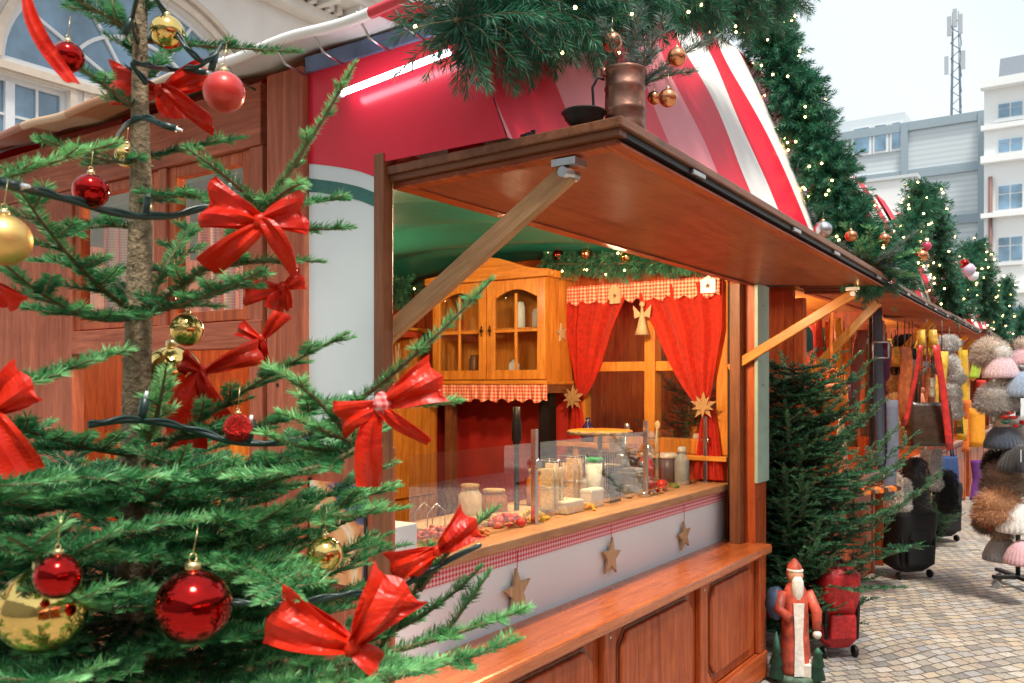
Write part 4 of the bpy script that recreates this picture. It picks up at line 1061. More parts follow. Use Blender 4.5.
# place the jug by its foot seen at the flap edge
jp = P(625, 140, 2.22); jp.z = fz(jp.x, jp.y)
jug = thing('copper_jug', 'ribbed copper jug holding a spruce spray on the near corner of the flap', 'jug', jp)
jr = 20.5/F*2.2
part('body', MB().lathe(jp, [(jr*.98,.0),(jr*1.05,.004),(jr*1.0,.03),(jr*1.0,.058),(jr*1.06,.063),(jr*1.0,.069),(jr*.97,.115),(jr*1.03,.121),(jr*.97,.127),(jr*.95,.154),(jr*1.0,.160),(jr*1.05,.167),(jr*1.0,.170),(jr*.93,.166),(jr*.92,.02)], 30), M['copper'], jug)
hl = [jp+CR*(-jr*1.0)+UP*.145, jp+CR*(-jr*1.35)+UP*.15, jp+CR*(-jr*1.6)+UP*.125, jp+CR*(-jr*1.55)+UP*.08, jp+CR*(-jr*1.15)+UP*.03, jp+CR*(-jr*1.0)+UP*.025]
part('handle', MB().tube(hl, .0035, 8), M['iron'], jug)
part('spout', MB().tube([jp+CR*(-jr*.9)+UP*.155, jp+CR*(-jr*1.12)+UP*.175], [.012,.006], 10), M['copper'], jug)
bp_ = P(584, 137, 2.18); bp_.z = fz(bp_.x, bp_.y)
single('iron_bowl', MB().lathe((0,0,0), [(.02,0),(.030,.01),(.048,.03),(.052,.042),(.058,.046),(.054,.050),(.046,.044),(.02,.012)], 24), M['iron'], 'dark iron bowl on the flap left of the copper jug', 'bowl').location = bp_
ip = P(530, 146, 2.25); ip.z = fz(ip.x, ip.y)
single('iron_latch', MB().box(-.03,.03,-.01,.01,0,.010).box(-.012,.0,-.008,.008,.010,.018).box(.012,.018,-.006,.006,.010,.03), M['iron'], 'small iron catch lying on the left part of the flap', 'catch').location = ip
sp = thing('spruce_spray', 'bluish spruce spray standing in the copper jug', 'branch', jp+UP*.15)
for a, b, ln in (((626,92,2.3),(600,20,2.25),.03), ((628,92,2.3),(640,8,2.28),.07), ((632,92,2.3),(668,20,2.25),.08), ((634,92,2.3),(712,40,2.3),.07), ((632,92,2.3),(694,72,2.28),.06), ((630,92,2.3),(655,50,2.2),.06)):
    B(curve_pts(P(*a), P(*b), 0, 8, (P(*a)+P(*b))*.5+UP*.03), ln, .022, .15, mat='bluefir', per_m=900, nl=.030, nw=.0018, parent=sp, sub=True)
bauble(677,57,2.22,9.5,BCU,'pale copper bauble hanging highest on the spruce spray of the jug')
bauble(668,98,2.2,9.5,BCU,'shiny copper bauble hanging lowest right of the jug')
bauble(654,98,2.3,7,BCU,'dull copper bauble half hidden between the jug and the shinier one')
bauble(612,42,2.32,10,BCU,'dark copper disc-like bauble in the garland over the jug handle')
bauble(851,236,4.35,6,BCU,'small copper bauble in the garland at the far flap corner')
bauble(884,239,4.5,6,BCU,'small copper bauble on the bluish spruce at the far flap end')
bauble(823,230,4.3,9,M['steel'],'dull silver bauble low in the thick roof garland')
s2 = thing('spruce_bush', 'bluish spruce bunch bound to the far outer corner of the flap', 'branch', Vector((4.7,1.0,2.26)))
for k in range(16):
    a = rnd.uniform(-.3, 3.6); v = Vector((math.sin(a)*.5+.1, -math.cos(a)*.4, math.sin(a*1.3)*.25+.12))
    v = CR*rnd.uniform(-.6, .75) + UP*rnd.uniform(-.15, .75) + CF*rnd.uniform(-.4, .3)
    B(curve_pts(Vector((4.72,1.0,2.26)), Vector((4.72,1.0,2.26))+v*.34, 0, 5), .09, .035, .15, mat='bluefir' if k % 3 else 'fir', per_m=700, nl=.03, nw=.003, parent=s2, sub=False)

# =================== inside the stall ===================
# hanging work lamp and warm light
def lamp(x, y, z, e, size=.25, col=(1,.66,.34)):
    l = bpy.data.lights.new('lamp_light', 'AREA'); l.energy = e; l.size = size; l.color = col; l.shape = 'DISK'
    o = link('lamp_light', l); o.location = (x, y, z); return o
def pendant(x, y, z, label, e, tilt=(0,0,0), size=.16, group=None):
    t = thing('ceiling_lamp', label, 'lamp', (x, y, z), group=group)
    part('shade', MB().lathe((x,y,z), [(.03,.05),(.05,.045),(.075,.01),(.08,0),(.075,0),(.07,.01),(.045,.04),(.02,.045)], 20), M['iron'], t)
    part('bulb', MB().ball((x,y,z+.005), .03, nu=12, nv=8), lampmat('lamp_glow', (1,.7,.4), 12), t)
    part('cord', MB().tube([(x,y,z+.05),(x,y,z+.10)], .004, 6), M['iron'], t)
    l = bpy.data.lights.new('lamp_light', 'POINT'); l.energy = e; l.shadow_soft_size = .06; l.color = (1, .68, .38)
    o = link('lamp_light', l, t); o.location = (0,0,-.075); return t
pendant(3.65, 1.92, 2.33, 'small black warm lamp behind the lintel near the curtains', 56)
pendant(2.75, 1.90, 2.33, 'small black warm lamp behind the lintel near the corner post', 40)
pendant(3.5, 3.45, 2.36, 'added unseen warm lamp brightening the back over the pine hutch', 13)  # extra lamp out of view, added to brighten the dark back corner

# wall cupboard on the end wall
cx0, cx1, cy0, cy1, cz0, cz1 = 4.54, X1-.014, 2.87, 3.77, 1.68, 2.32
cb = thing('wall_cupboard', 'orange pine wall cupboard with arched top and two glazed doors', 'cupboard', (4.7, 3.3, cz0))
part('carcass', MB().box(cx0+.02, cx1, cy0, cy0+.02, cz0, cz1).box(cx0+.02, cx1, cy1-.02, cy1, cz0, cz1).box(cx0+.02, cx1, cy0+.02, cy1-.02, cz0, cz0+.02).box(cx0+.02, cx1, cy0+.02, cy1-.02, cz1-.02, cz1).box(cx1-.012, cx1-.002, cy0+.021, cy1-.021, cz0+.021, cz1-.021).box(cx0+.03, cx1-.013, cy0+.021, cy1-.021, 2.0, 2.015), W['orgZ'], cb)
part('base_moulding', MB().box(cx0-.02, cx1, cy0-.02, cy1+.02, cz0-.028, cz0-.001), W['orgY'], cb, .006)
cr = [(cy0-.04, cz1), (cy1+.04, cz1), (cy1+.04, cz1+.045)]
for i in range(17):
    t = i/16; y = cy1-.02+(cy0+.02-(cy1-.02))*t; cr.append((y, cz1+.05+.10*max(0, math.sin(t*math.pi))**1.6))
cr.append((cy0-.04, cz1+.045))
part('crown', MB().prism(cr, cx0-.04, cx0+.0, 'YZ').box(cx0+.001, cx1, cy0-.04, cy0-.001, cz1, cz1+.045).box(cx0+.001, cx1, cy0-.001, cy1+.04, cz1+.001, cz1+.03), W['orgY'], cb, .005)
cym = (cy0+cy1)/2
for k, (a, b) in enumerate(((cy0, cym-.003), (cym+.003, cy1))):
    d = MB(); x0, x1 = cx0-.003, cx0+.018
    d.box(x0, x1, a, a+.06, cz0+.005, cz1-.005); d.box(x0, x1, b-.06, b, cz0+.005, cz1-.005); d.box(x0, x1, a+.06, b-.06, cz0+.005, cz0+.065)
    # arched top rail
    o_ = [(a+.06, cz1-.005), (b-.06, cz1-.005), (b-.06, cz1-.12)] + [(b-.06+(a-b+.12)*i/10, cz1-.12+.055*math.sin(math.pi*i/10)) for i in range(1, 10)] + [(a+.06, cz1-.12)]
    d.prism([(u, v) for u, v in o_][::-1], x0, x1, 'YZ')
    c = (a+b)/2; d.box(x0+.003, x1-.004, c-.009, c+.009, cz0+.065, cz1-.09); d.box(x0+.004, x1-.005, a+.06, c-.009, 1.985, 2.003); d.box(x0+.004, x1-.005, c+.009, b-.06, 1.985, 2.003)
    dr = part('door', d, W['orgZ'], cb, .003)
    part('pane', MB().poly([(x0+.012,a+.05,cz0+.05),(x0+.012,b-.05,cz0+.05),(x0+.012,b-.05,cz1-.06),(x0+.012,a+.05,cz1-.06)], [(0,3,2,1)]), M['pane'], dr)
    hy = b-.03 if k == 0 else a+.03
    part('handle', MB().ball((x0-.012, hy, 2.0), .012, nu=10, nv=8).tube([(x0-.006,hy,2.03),(x0-.018,hy,2.0),(x0-.006,hy,1.965)], .004, 6), M['iron'], dr)
def jarlike(name, label, x, y, z, r, h, mat, lid=None, cat='jar', group=None):
    t = thing(name, label, cat, (x, y, z), group=group)
    part('body', MB().lathe((x,y,z), [(r*.9,0),(r,.004),(r,h*.8),(r*.75,h*.92),(r*.75,h)], 18), mat, t)
    if lid: part('lid', MB().lathe((x,y,z+h+.0005), [(r*.8,0),(r*.82,h*.12),(r*.5,h*.14)], 18), lid, t)
    return t
jarlike('jar', 'white jar on the floor of the right cupboard half', 4.62, 3.16, cz0+.021, .035, .10, M['white'], M['steel'])
jarlike('glass', 'tall pale glass on the upper cupboard shelf', 4.66, 3.14, 2.016, .035, .17, M['banner'])
jarlike('glass', 'short pale glass on the upper cupboard shelf beside the tall one', 4.66, 3.0, 2.016, .04, .12, M['banner'])
jarlike('jar', 'dark brown jar in the left cupboard half', 4.66, 3.5, cz0+.021, .045, .15, W['brnZ'])
def star_pts(r, ri=.45, rot=90, n=5):
    return [((r if i % 2 == 0 else r*ri)*math.cos(R(rot+i*180/n)), (r if i % 2 == 0 else r*ri)*math.sin(R(rot+i*180/n))) for i in range(2*n)]
def star(loc, r, plane, th, mat, label, rot=90, cord=0, group=None, ri=.42):
    x, y, z = loc; t = thing('star', label, 'star', loc, group=group)
    pts = star_pts(r, ri, rot)
    if plane == 'XZ': part('body', MB().prism([(x+a, z+b) for a, b in pts], y-th/2, y+th/2, 'XZ'), mat, t, .0015)
    else: part('body', MB().prism([(y+a, z+b) for a, b in pts], x-th/2, x+th/2, 'YZ'), mat, t, .0015)
    if cord: part('cord', MB().tube([(x,y,z+r*.9),(x,y,z+r+cord)], .0018, 5), plain('red_cord', (.5,.03,.02), .8), t)
    return t
star((4.72, cy0-.008, 1.98), .065, 'XZ', .010, W['pale'], 'pale wooden star on the side of the pine cupboard', rot=100)
for px, py, r, lab, rt in ((517,592,.092,'nearest big wooden star hanging on the white counter front',96), (611,557,.088,'middle wooden star hanging on the white counter front',84), (684,536,.080,'farthest small wooden star hanging on the white counter front',97)):
    p = atY(px, py, 1.826); star((p.x, 1.825, p.z), r, 'XZ', .012, W['pale'], lab, rot=rt, cord=1.03-p.z-r if p.z+r < 1.03 else .02)

# gingham frill under the cupboard, valance over the window, curtains
def frill(name, x, ya, yb, z0, z1, mat, label, amp=.012, n=30, edge=.012):
    mb = MB().grid(lambda u, v: (x-amp*(1-v)*math.sin(u*n*2*math.pi)-amp*.4*math.sin(u*n*5.3), ya+(yb-ya)*u, z0+(z1-z0)*v+(1-v)*edge*math.sin(u*n*math.pi*1.3)), n*8, 6)
    return single(name, mb, mat, label, 'frill', base=(x, (ya+yb)/2, z0))
frill('frill', cx0-.012, cy0-.02, cy1+.03, 1.55, 1.652, M['gingham_y'], 'red and cream gingham frill hanging below the pine cupboard', n=14)
fx = thing('frill_board', 'dark shelf board carrying the gingham frill below the cupboard', 'shelf', (4.7, 3.3, 1.6))
part('board', MB().box(cx0, cx1, cy0-.02, cy1+.02, 1.60, 1.65), W['brnY'], fx)
part('leg', MB().box(cx0+.08, cx0+.16, cy0+.02, cy0+.10, .1, 1.599), M['iron'], fx); part('leg', MB().box(cx0+.08, cx0+.14, cy1-.10, cy1-.04, .1, 1.599), W['brnZ'], fx)
frill('valance', X1-.10, 1.84, 2.86, 2.165, 2.275, M['gingham_y'], 'red and cream gingham valance over the two red curtains', n=16)
def curtain(y_out, y_in, zt_, zb, y_tie, z_tie, label, lean):
    def f(u, v):
        # v: 1 top .. 0 bottom; gathered at the tie
        z = zb+(zt_-zb)*v; k = abs(z-z_tie)
        if z >= z_tie: g = min(1, (z-z_tie)/(zt_-z_tie)); wdt = .10+.90*g**.75
        else: g = (z_tie-z)/(z_tie-zb); wdt = .10+.22*g**.8
        full = abs(y_in-y_out); y0 = y_tie+(y_out-y_tie)*min(1, (max(0, z-z_tie)/(zt_-z_tie))*1.6 if z > z_tie else 0)
        y1 = y0+(y_in-y_out)/full*full*wdt
        if z < z_tie: y0 = y_tie-full*wdt*.5*(1 if y_in > y_out else -1); y1 = y0+full*wdt*(1 if y_in > y_out else -1)
        fold = .022*(.4+.6*min(1, wdt*1.5))*math.sin(u*19+math.sin(v*6)*.7)+.008*math.sin(u*43)
        return (X1-.075+fold, y0+(y1-y0)*u, z)
    mb = MB().grid(f, 90, 50); return single('curtain', mb, M['curtain'], label, 'curtain', base=(X1-.075, y_tie, z_tie))
curtain(2.87, 2.42, 2.25, 1.26, 2.80, 1.57, 'red linen curtain tied back beside the pine cupboard', 0)
curtain(1.83, 2.40, 2.25, 1.10, 1.92, 1.53, 'red linen curtain tied back at the right end of the stall window', 0)
for y, z, lab in ((2.80, 1.57, 'brown star bow tying the left red curtain'), (1.93, 1.53, 'brown star bow tying the right red curtain')):
    t = thing('curtain_star', lab, 'star', (X1-.13, y, z)); straw = plain('brown_straw', (.42,.24,.10), .8, var=.3, scale=90)
    for rt in (0, 36): part('ray', MB().prism([(y+a, z+b) for a, b in star_pts(.085 if rt == 0 else .07, .38, 90+rt)], X1-.125-rt*.0003, X1-.118-rt*.0003, 'YZ'), straw, t)
def tagboard(y, z, w, h, label, col, x=X1-.125):
    t = thing('wooden_tag', label, 'tag', (x, y, z))
    part('board', MB().prism([(y-w/2,z),(y+w/2,z),(y+w/2,z+h*.75),(y,z+h),(y-w/2,z+h*.75)], x-.004, x+.004, 'YZ'), col, t)
    part('cord', MB().tube([(x,y,z+h*.95),(x,y,z+h+.07)], .002, 5), M['bark'], t)
    part('motif', MB().prism([(y+a*.7, z+h*.4+b*.7) for a, b in star_pts(w*.3)], x-.006, x-.0041, 'YZ'), W['brnZ'], t)
tagboard(2.50, 2.15, .075, .12, 'small pale wooden tag hanging on the middle of the valance', W['pale'])
tagboard(1.90, 2.18, .09, .10, 'white tag hanging at the right end of the valance', M['white'])
hd = thing('straw_doll', 'small straw angel hanging in front of the window mullion', 'ornament', (X1-.14, 2.31, 1.95))
part('body', MB().lathe((X1-.14,2.31,1.95), [(.045,0),(.03,.05),(.012,.13),(.006,.18)], 12), W['pale'], hd); part('head', MB().ball((X1-.14,2.31,2.135), .018, nu=10, nv=8), W['pale'], hd)
part('wing', MB().prism([(2.31,2.07),(2.37,2.13),(2.36,2.05)], X1-.142, X1-.138, 'YZ').prism([(2.31,2.07),(2.25,2.13),(2.26,2.05)], X1-.142, X1-.138, 'YZ'), W['pale'], hd)
# garland on the beams inside
garland('pine_garland', 'dark pine garland with small lights lying over the window valance', [(X1-.2, 1.8, 2.36), (X1-.2, 2.2, 2.37), (X1-.2, 2.6, 2.39), (X1-.22, 2.95, 2.42)], .09, 'garl', 300, .04, .004, 400, 21, 12, 'pine garlands inside the stall', .006)
garland('pine_garland', 'dark pine garland with ornaments in the back left corner of the stall', [(3.3, 4.05, 2.3), (3.8, 4.1, 2.36), (4.3, 4.1, 2.34), (4.6, 4.0, 2.28)], .13, 'garl', 260, .045, .005, 380, 22, 14, 'pine garlands inside the stall', .006)
rr = random.Random(5)
cols = [(BR,'red'),(BG,'gold'),(BCU,'copper')]
for i, (y, z) in enumerate(((2.05,2.42),(2.35,2.41),(2.62,2.45),(2.82,2.46))):
    m_, n_ = cols[i % 3]; p = Vector((X1-.27, y, z)); q = thing('bauble', f"{n_} bauble in the garland over the valance, {['first','second','third','fourth'][i]} from the right", 'bauble', p); part('ball', MB().ball(p, .035, nu=14, nv=10), m_, q)
# orange hutch in the back corner
hu = thing('pine_hutch', 'orange pine hutch with panelled doors in the back corner behind the corner post', 'hutch', (4.1, 4.1, .1))
part('body', MB().box(3.55, 4.70, 3.86, 4.28, .1, 1.62), W['orgZ'], hu, .004)
part('top', MB().box(3.5, 4.75, 3.82, 4.28, 1.621, 1.66), W['orgX'], hu, .006)
for x in (3.6, 4.15): part('door', MB().box(x, x+.5, 3.838, 3.858, .9, 1.58), W['orgZ'], hu, .006)
part('upper_shelf', MB().box(3.6, 4.7, 4.0, 4.28, 1.98, 2.03), plain('red_shelf', (.42,.05,.02), .5), hu)
part('upper_side', MB().box(3.62, 3.66, 4.0, 4.28, 1.661, 1.979), W['orgZ'], hu); part('upper_side', MB().box(4.64, 4.68, 4.0, 4.28, 1.661, 1.979), W['orgZ'], hu)
for k in range(9):
    x = 3.72+k*.1; y = 4.06+rr.uniform(-.02,.04); z = 2.031
    lab = ['small golden straw figure','red felt gnome','pale straw star figure','gold foil cone','red candle','brown wooden elk','straw goat','gold pine cone figure','red wooden nutcracker'][k] + ' on the upper shelf of the pine hutch'
    t = thing('figurine', lab, 'figurine', (x, y, z)); m_ = [W['pale'], M['red_plas'], W['pale'], BG, M['red_plas'], W['brnZ'], W['pale'], BG, M['red_plas']][k]
    h = rr.uniform(.10,.18)
    part('body', MB().lathe((x,y,z), [(.035,0),(.03,h*.3),(.015,h*.7)], 10), m_, t); part('head', MB().ball((x,y,z+h*.8), .022, nu=10, nv=8), W['pale'], t)
for k in range(7):
    x = 3.74+k*.13; y = 4.08; z = 1.661
    t = thing('straw_bundle', ['thick straw bundle','leaning straw bundle','golden bundle of sticks','pale bundle of cinnamon sticks','straw sheaf','crossed sticks bundle','short stick bundle'][k]+' in the lower bay of the pine hutch', 'bundle', (x,y,z)); b = MB()
    for j in range(7): b.tube([(x+rr.uniform(-.02,.02), y+rr.uniform(-.02,.02), z), (x+rr.uniform(-.07,.07), y+rr.uniform(-.02,.02), z+rr.uniform(.18,.28))], .007, 6)
    part('sticks', b, W['pale'], t); part('tie', MB().lathe((x,y,z+.09), [(.036,0),(.036,.015)], 12), M['red_plas'], t)
# =================== on the counter ===================
GZ = 1.0852
gt = thing('glass_guard', 'clear glass sneeze guard with steel posts standing on the counter', 'glass guard', (3.4, 1.93, GZ))
for xa, xb in ((2.2, 2.955), (2.985, 3.985), (4.015, 4.74)):
    part('pane', MB().poly([(xa,1.93,GZ+.02),(xb,1.93,GZ+.02),(xb,1.93,1.415),(xa,1.93,1.415)],[(0,1,2,3)]), M['guard'], gt)
for x, w in ((2.97, .022), (4.0, .016), (4.79, .014)):
    p = part('post', MB().box(x-w/2, x+w/2, 1.918, 1.942, GZ, 1.47), M['chrome'], gt, .002)
    part('clamp', MB().lathe((x, 1.905, 1.33), [(.019,0),(.021,.003),(.021,.012),(.012,.0125)], 16, axis='Y'), M['chrome'], p)
    part('foot', MB().box(x-.025, x+.025, 1.90, 1.96, GZ, GZ+.006), M['chrome'], p)
kp = thing('black_stand', 'black iron lamp stand behind the first guard post', 'stand', (3.1, 2.15, GZ)); q0 = Vector((3.12, 2.12, GZ))
part('stem', MB().lathe(q0, [(.05,0),(.05,.01),(.012,.02),(.012,.30),(.022,.33),(.022,.40),(.016,.42),(.016,.47)], 16), M['iron'], kp)
def on(px, py, y=2.05):
    p = atZ(px, py, GZ); 
    return p
def cpos(px, Y): p = atY(px, HY, Y); return Vector((p.x, Y, GZ))
white = plain('white_plastic', (.72,.72,.69), .35, coat=.2); grey = plain('grey_plastic', (.38,.40,.42), .4)
def bottle(px, Y, r, h, label, mat, capm):
    p = cpos(px, Y); t = thing('squeeze_bottle', label, 'bottle', p)
    part('body', MB().lathe(p, [(r*.95,0),(r,.005),(r,h*.62),(r*.9,h*.70),(r*.55,h*.80),(r*.5,h*.84)], 20), mat, t)
    part('cap', MB().lathe(p+UP*(h*.84+.0003), [(r*.62,0),(r*.62,h*.08),(r*.5,h*.16)], 18), capm, t)
bottle(682, 2.0, .042, .215, 'shorter grey bottle with white cap left of the tall one', grey, white)
bottle(697, 2.06, .040, .27, 'tall grey and white bottle beside the pumpkin', plain('light_grey', (.55,.56,.55), .4), white)
t = thing('tub', 'white round tub behind the grey bottles', 'tub', cpos(668, 2.12)); part('body', MB().lathe(cpos(668,2.12), [(.05,0),(.055,.14)], 20), plain('dark_blue_label', (.05,.07,.12), .4), t); part('lid', MB().lathe(cpos(668,2.12)+UP*.1405, [(.06,0),(.06,.012),(.05,.03)], 20), white, t)
# pumpkin with ribs
pk = cpos(708, 1.98); t = thing('pumpkin', 'small orange pumpkin at the right end of the counter', 'pumpkin', pk); b = MB()
b.grid(lambda u, v: (pk.x+(.045*(1+.10*abs(math.sin(4.5*2*math.pi*u*.9))))*math.cos(2*math.pi*u)*math.sin(math.pi*v), pk.y+(.045*(1+.10*abs(math.sin(4.5*2*math.pi*u*.9))))*math.sin(2*math.pi*u)*math.sin(math.pi*v), pk.z+.036-.036*math.cos(math.pi*v)), 48, 12)
part('body', b, plain('orange_skin', (.80,.24,.03), .4), t); part('stem', MB().tube([pk+UP*.07, pk+UP*.09+Vector((.005,0,0))], [.007,.005], 6), M['twig'], t)
for px, Y, r, lab, c in ((662,1.97,.032,'shiny red apple right of the second guard post',(.60,.02,.02)), (651,2.02,.030,'dark red apple hidden behind the brighter apple',(.35,.02,.02))):
    p = cpos(px, Y); t = thing('apple', lab, 'apple', p); part('body', MB().lathe(p, [(r*.3,.002),(r*.8,r*.25),(r,r*.9),(r*.9,r*1.5),(r*.5,r*1.85),(r*.12,r*1.75)], 20), plain('apple_skin', c, .25, coat=.4), t); part('stem', MB().tube([p+UP*r*1.75, p+UP*r*2.2], .0015, 5), M['twig'], t)
# wire racks with wooden tongs / waffle sticks
def rack(px, Y, n, label, colr):
    p = cpos(px, Y); t = thing('wire_rack', label, 'wire rack', p); w, d_, h = .10, .09, .235
    b = MB()
    for i, j in ((-1,-1),(1,-1),(1,1),(-1,1)): b.tube([p+Vector((w/2*i,d_/2*j,0)), p+Vector((w/2*i,d_/2*j,h))], .002, 5)
    for z in (.02, h*.5, h):
        q = [p+Vector((w/2*i,d_/2*j,z)) for i, j in ((-1,-1),(1,-1),(1,1),(-1,1),(-1,-1))]; b.tube(q, .0018, 5)
    for k in range(1, 4): b.tube([p+Vector((-w/2+w*k/4,-d_/2,.02)), p+Vector((-w/2+w*k/4,-d_/2,h))], .0012, 4)
    part('wires', b, M['steel'], t)
    for k in range(n):
        x = -w/2+.012+(w-.024)*k/max(1,n-1); single('cone_stack', MB().box(p.x+x-.008, p.x+x+.008, p.y-.03, p.y+.03, p.z+.022, p.z+.20+.02*(k%2)), colr, f"{['left','middle','right'][k]} stack of waffle sheets standing in the {label.split(' wire')[0]} wire rack", 'waffles', base=p)
waf = plain('waffle', (.80,.48,.18), .8, var=.3, scale=120, bump=.5); wafp = plain('pale_waffle', (.85,.66,.38), .8, var=.2, scale=120, bump=.4)
rack(552, 2.02, 3, 'left wire rack just right of the first guard post', wafp); rack(572, 2.08, 3, 'second wire rack beside the napkin boxes', waf)
rack(602, 2.10, 0, 'empty tall wire rack behind the dark price board', waf)
for px, Y, w, h, dp, lab, m_ in ((586,2.16,.16,.10,.12,'white cardboard napkin box behind the wire racks',white), (566,1.99,.15,.055,.1,'low white tray of cream pastry by the first guard post',plain('cream', (.85,.74,.55), .7, bump=.5, scale=40)), (592,1.98,.12,.085,.06,'white paper bag stack left of the dark price board',plain('paper', (.80,.76,.66), .8)), (632,2.10,.14,.12,.1,'grey metal canister box behind the second guard post',grey)):
    p = cpos(px, Y); t = thing('box', lab, 'box', p); part('body', MB().box(p.x-w/2, p.x+w/2, p.y-dp/2, p.y+dp/2, p.z, p.z+h), m_, t, .005)
    part('rim', MB().box(p.x-w/2-.003, p.x+w/2+.003, p.y-dp/2-.003, p.y+dp/2+.003, p.z+h*.82, p.z+h*.9), white, t)
pb = cpos(615, 1.96); t = thing('price_board', 'small dark grey slate board standing on the counter', 'board', pb)
part('slate', MB().box(pb.x-.055, pb.x+.055, pb.y-.006, pb.y, pb.z+.004, pb.z+.135), plain('slate_grey', (.085,.115,.135), .6), t, .003); part('foot', MB().box(pb.x-.05, pb.x+.05, pb.y+.0005, pb.y+.04, pb.z, pb.z+.004), M['steel'], t)
# round slice of trunk on a stand with cards
rp = cpos(600, 2.14); t = thing('wood_slice_tray', 'round bark-edged slice of trunk raised on a stand behind the glass', 'tray', rp)
part('slice', MB().lathe(rp+UP*.315, [(.155,0),(.165,.006),(.165,.018),(.155,.022)], 36), W['orgX'], t); part('bark_edge', MB().lathe(rp+UP*.313, [(.1655,0),(.169,.01),(.1655,.02)], 36), M['bark'], t)
part('stand', MB().tube([rp, rp+UP*.314], .012, 10).lathe(rp, [(.06,0),(.06,.008)], 20), M['steel'], t)
for dx, m_, lab in ((-.05, plain('kraft_card', (.62,.36,.20), .8), 'brown card clipped below the trunk slice tray'), (.04, white, 'white card with blue scrawl clipped below the trunk slice tray')):
    q = rp+Vector((dx,-.10,.23)); t = thing('card', lab, 'card', q); part('paper', MB().box(q.x-.04, q.x+.04, q.y-.001, q.y+.001, q.z, q.z+.07), m_, t)
    if dx > 0:
        s = MB()
        for k in range(3): s.tube([q+Vector((-.03+.012*i, -.0018, .015+.018*k+.004*math.sin(i*2+k))) for i in range(6)], .0008, 4)
        part('scrawl', s, plain('blue_ink', (.03,.06,.3), .6), t)
p = cpos(594, 2.02)+UP*.0; t = thing('liner_stack', 'stack of paper cups with green rims in the middle of the counter', 'paper cups', p); part('cups', MB().lathe(p, [(.03,0),(.04,.20)], 24), plain('clear_cup', (.70,.72,.66), .4), t); part('rim', MB().lathe(p+UP*.2003, [(.043,0),(.044,.018),(.040,.019)], 24), plain('green_rim', (.02,.35,.12), .5), t)
# glass jars, sachets, flowers and spice heaps towards the left end
for i, (px, Y, r, h, lab) in enumerate(((640,2.0,.03,.09,'low glass jar left of the second guard post'), (628,1.98,.028,.06,'small glass jar with white lid beside the dark board'), (643,2.1,.03,.13,'tall glass jar with dark content'), (549,1.98,.018,.03,'small glass tealight by the first guard post'), (519,1.965,.02,.03,'glass tealight at the front counter edge left of the first guard post'), (563,1.965,.018,.028,'glass tealight right of the first guard post'), (664,1.955,.018,.024,'tiny tealight in front of the red apple'))):
    jarlike('glass_jar', lab, cpos(px,Y).x, Y, GZ, r, h, M['jarglass'] if i != 2 else M['iron'], M['steel'] if i < 3 else None)
def heap(px, Y, r, mat, label, cat, n=26, seed=1, sz=.012):
    g = random.Random(seed); p = cpos(px, Y); b = MB()
    for k in range(n):
        a = g.uniform(0, 6.28); q = r*math.sqrt(g.random()); z = (1-(q/r)**2)*r*.55*g.uniform(.5, 1)
        c = p+Vector((q*math.cos(a), q*math.sin(a), z+sz*.5)); b.ball(c, sz*g.uniform(.6, 1.2), nu=7, nv=5, sc=(1, g.uniform(.5,1), g.uniform(.4,.9)))
    s_ = single(cat.replace(' ', '_'), b, mat, label, cat, base=p); return s_
heap(507, 1.99, .07, plain('crumpled_red_paper', (.72,.06,.05), .5, var=.4, scale=50), 'bunch of crumpled red paper flowers left of the first guard post', 'paper flowers', 40, 2, .020)
heap(533, 1.99, .06, plain('yellow_petals', (.80,.55,.05), .6, var=.3, scale=50), 'bunch of yellow paper flowers at the first guard post', 'paper flowers', 34, 3, .014)
heap(585, 1.955, .05, plain('orange_peel', (.85,.45,.05), .6), 'little pile of orange peel left of the dark board', 'orange peel', 22, 4, .012)
heap(440, 2.0, .09, plain('red_sweets', (.62,.06,.04), .4, var=.5, scale=60), 'pile of red wrapped sweets near the corner post', 'sweets', 60, 5, .015)
heap(470, 1.98, .07, plain('orange_sweets', (.75,.22,.06), .5, var=.5, scale=60), 'pile of orange sweets right of the red ones', 'sweets', 40, 6, .013)
heap(672, 1.985, .035, plain('green_leaves', (.10,.25,.03), .6), 'small heap of green leaves by the bottles', 'leaves', 14, 7, .012)
heap(722, 1.96, .04, plain('mixed_candy', (.35,.10,.08), .5, var=.6, scale=70), 'small heap of dark red nuts at the far counter end', 'nuts', 20, 8, .011)
p = Vector((2.10, 1.90, GZ)); t = thing('white_caddy', 'white box at the near end of the counter by the corner post', 'box', p)
part('body', MB().box(2.0, 2.16, 1.86, 2.02, GZ, GZ+.115), M['white'], t, .003)
p = cpos(430, 2.06); t = thing('napkin_wire', 'bent wire napkin holder near the corner post', 'wire holder', p); b = MB()
for s in (-.03, .03): b.tube([p+Vector((-.05,s,0)), p+Vector((-.05,s,.10)), p+Vector((0,s,.13)), p+Vector((.05,s,.10)), p+Vector((.05,s,0))], .002, 6)
part('wire', b, M['steel'], t)
for k, (px, col, lab) in enumerate(((452, (.75,.62,.40), 'pale wooden cutting board flat on the counter left part'), )):
    p = cpos(px, 2.16); single('cutting_board', MB().box(p.x-.2, p.x+.55, p.y-.12, p.y+.1, GZ, GZ+.02), W['pale'], lab, 'board', base=p, bevel=.004)
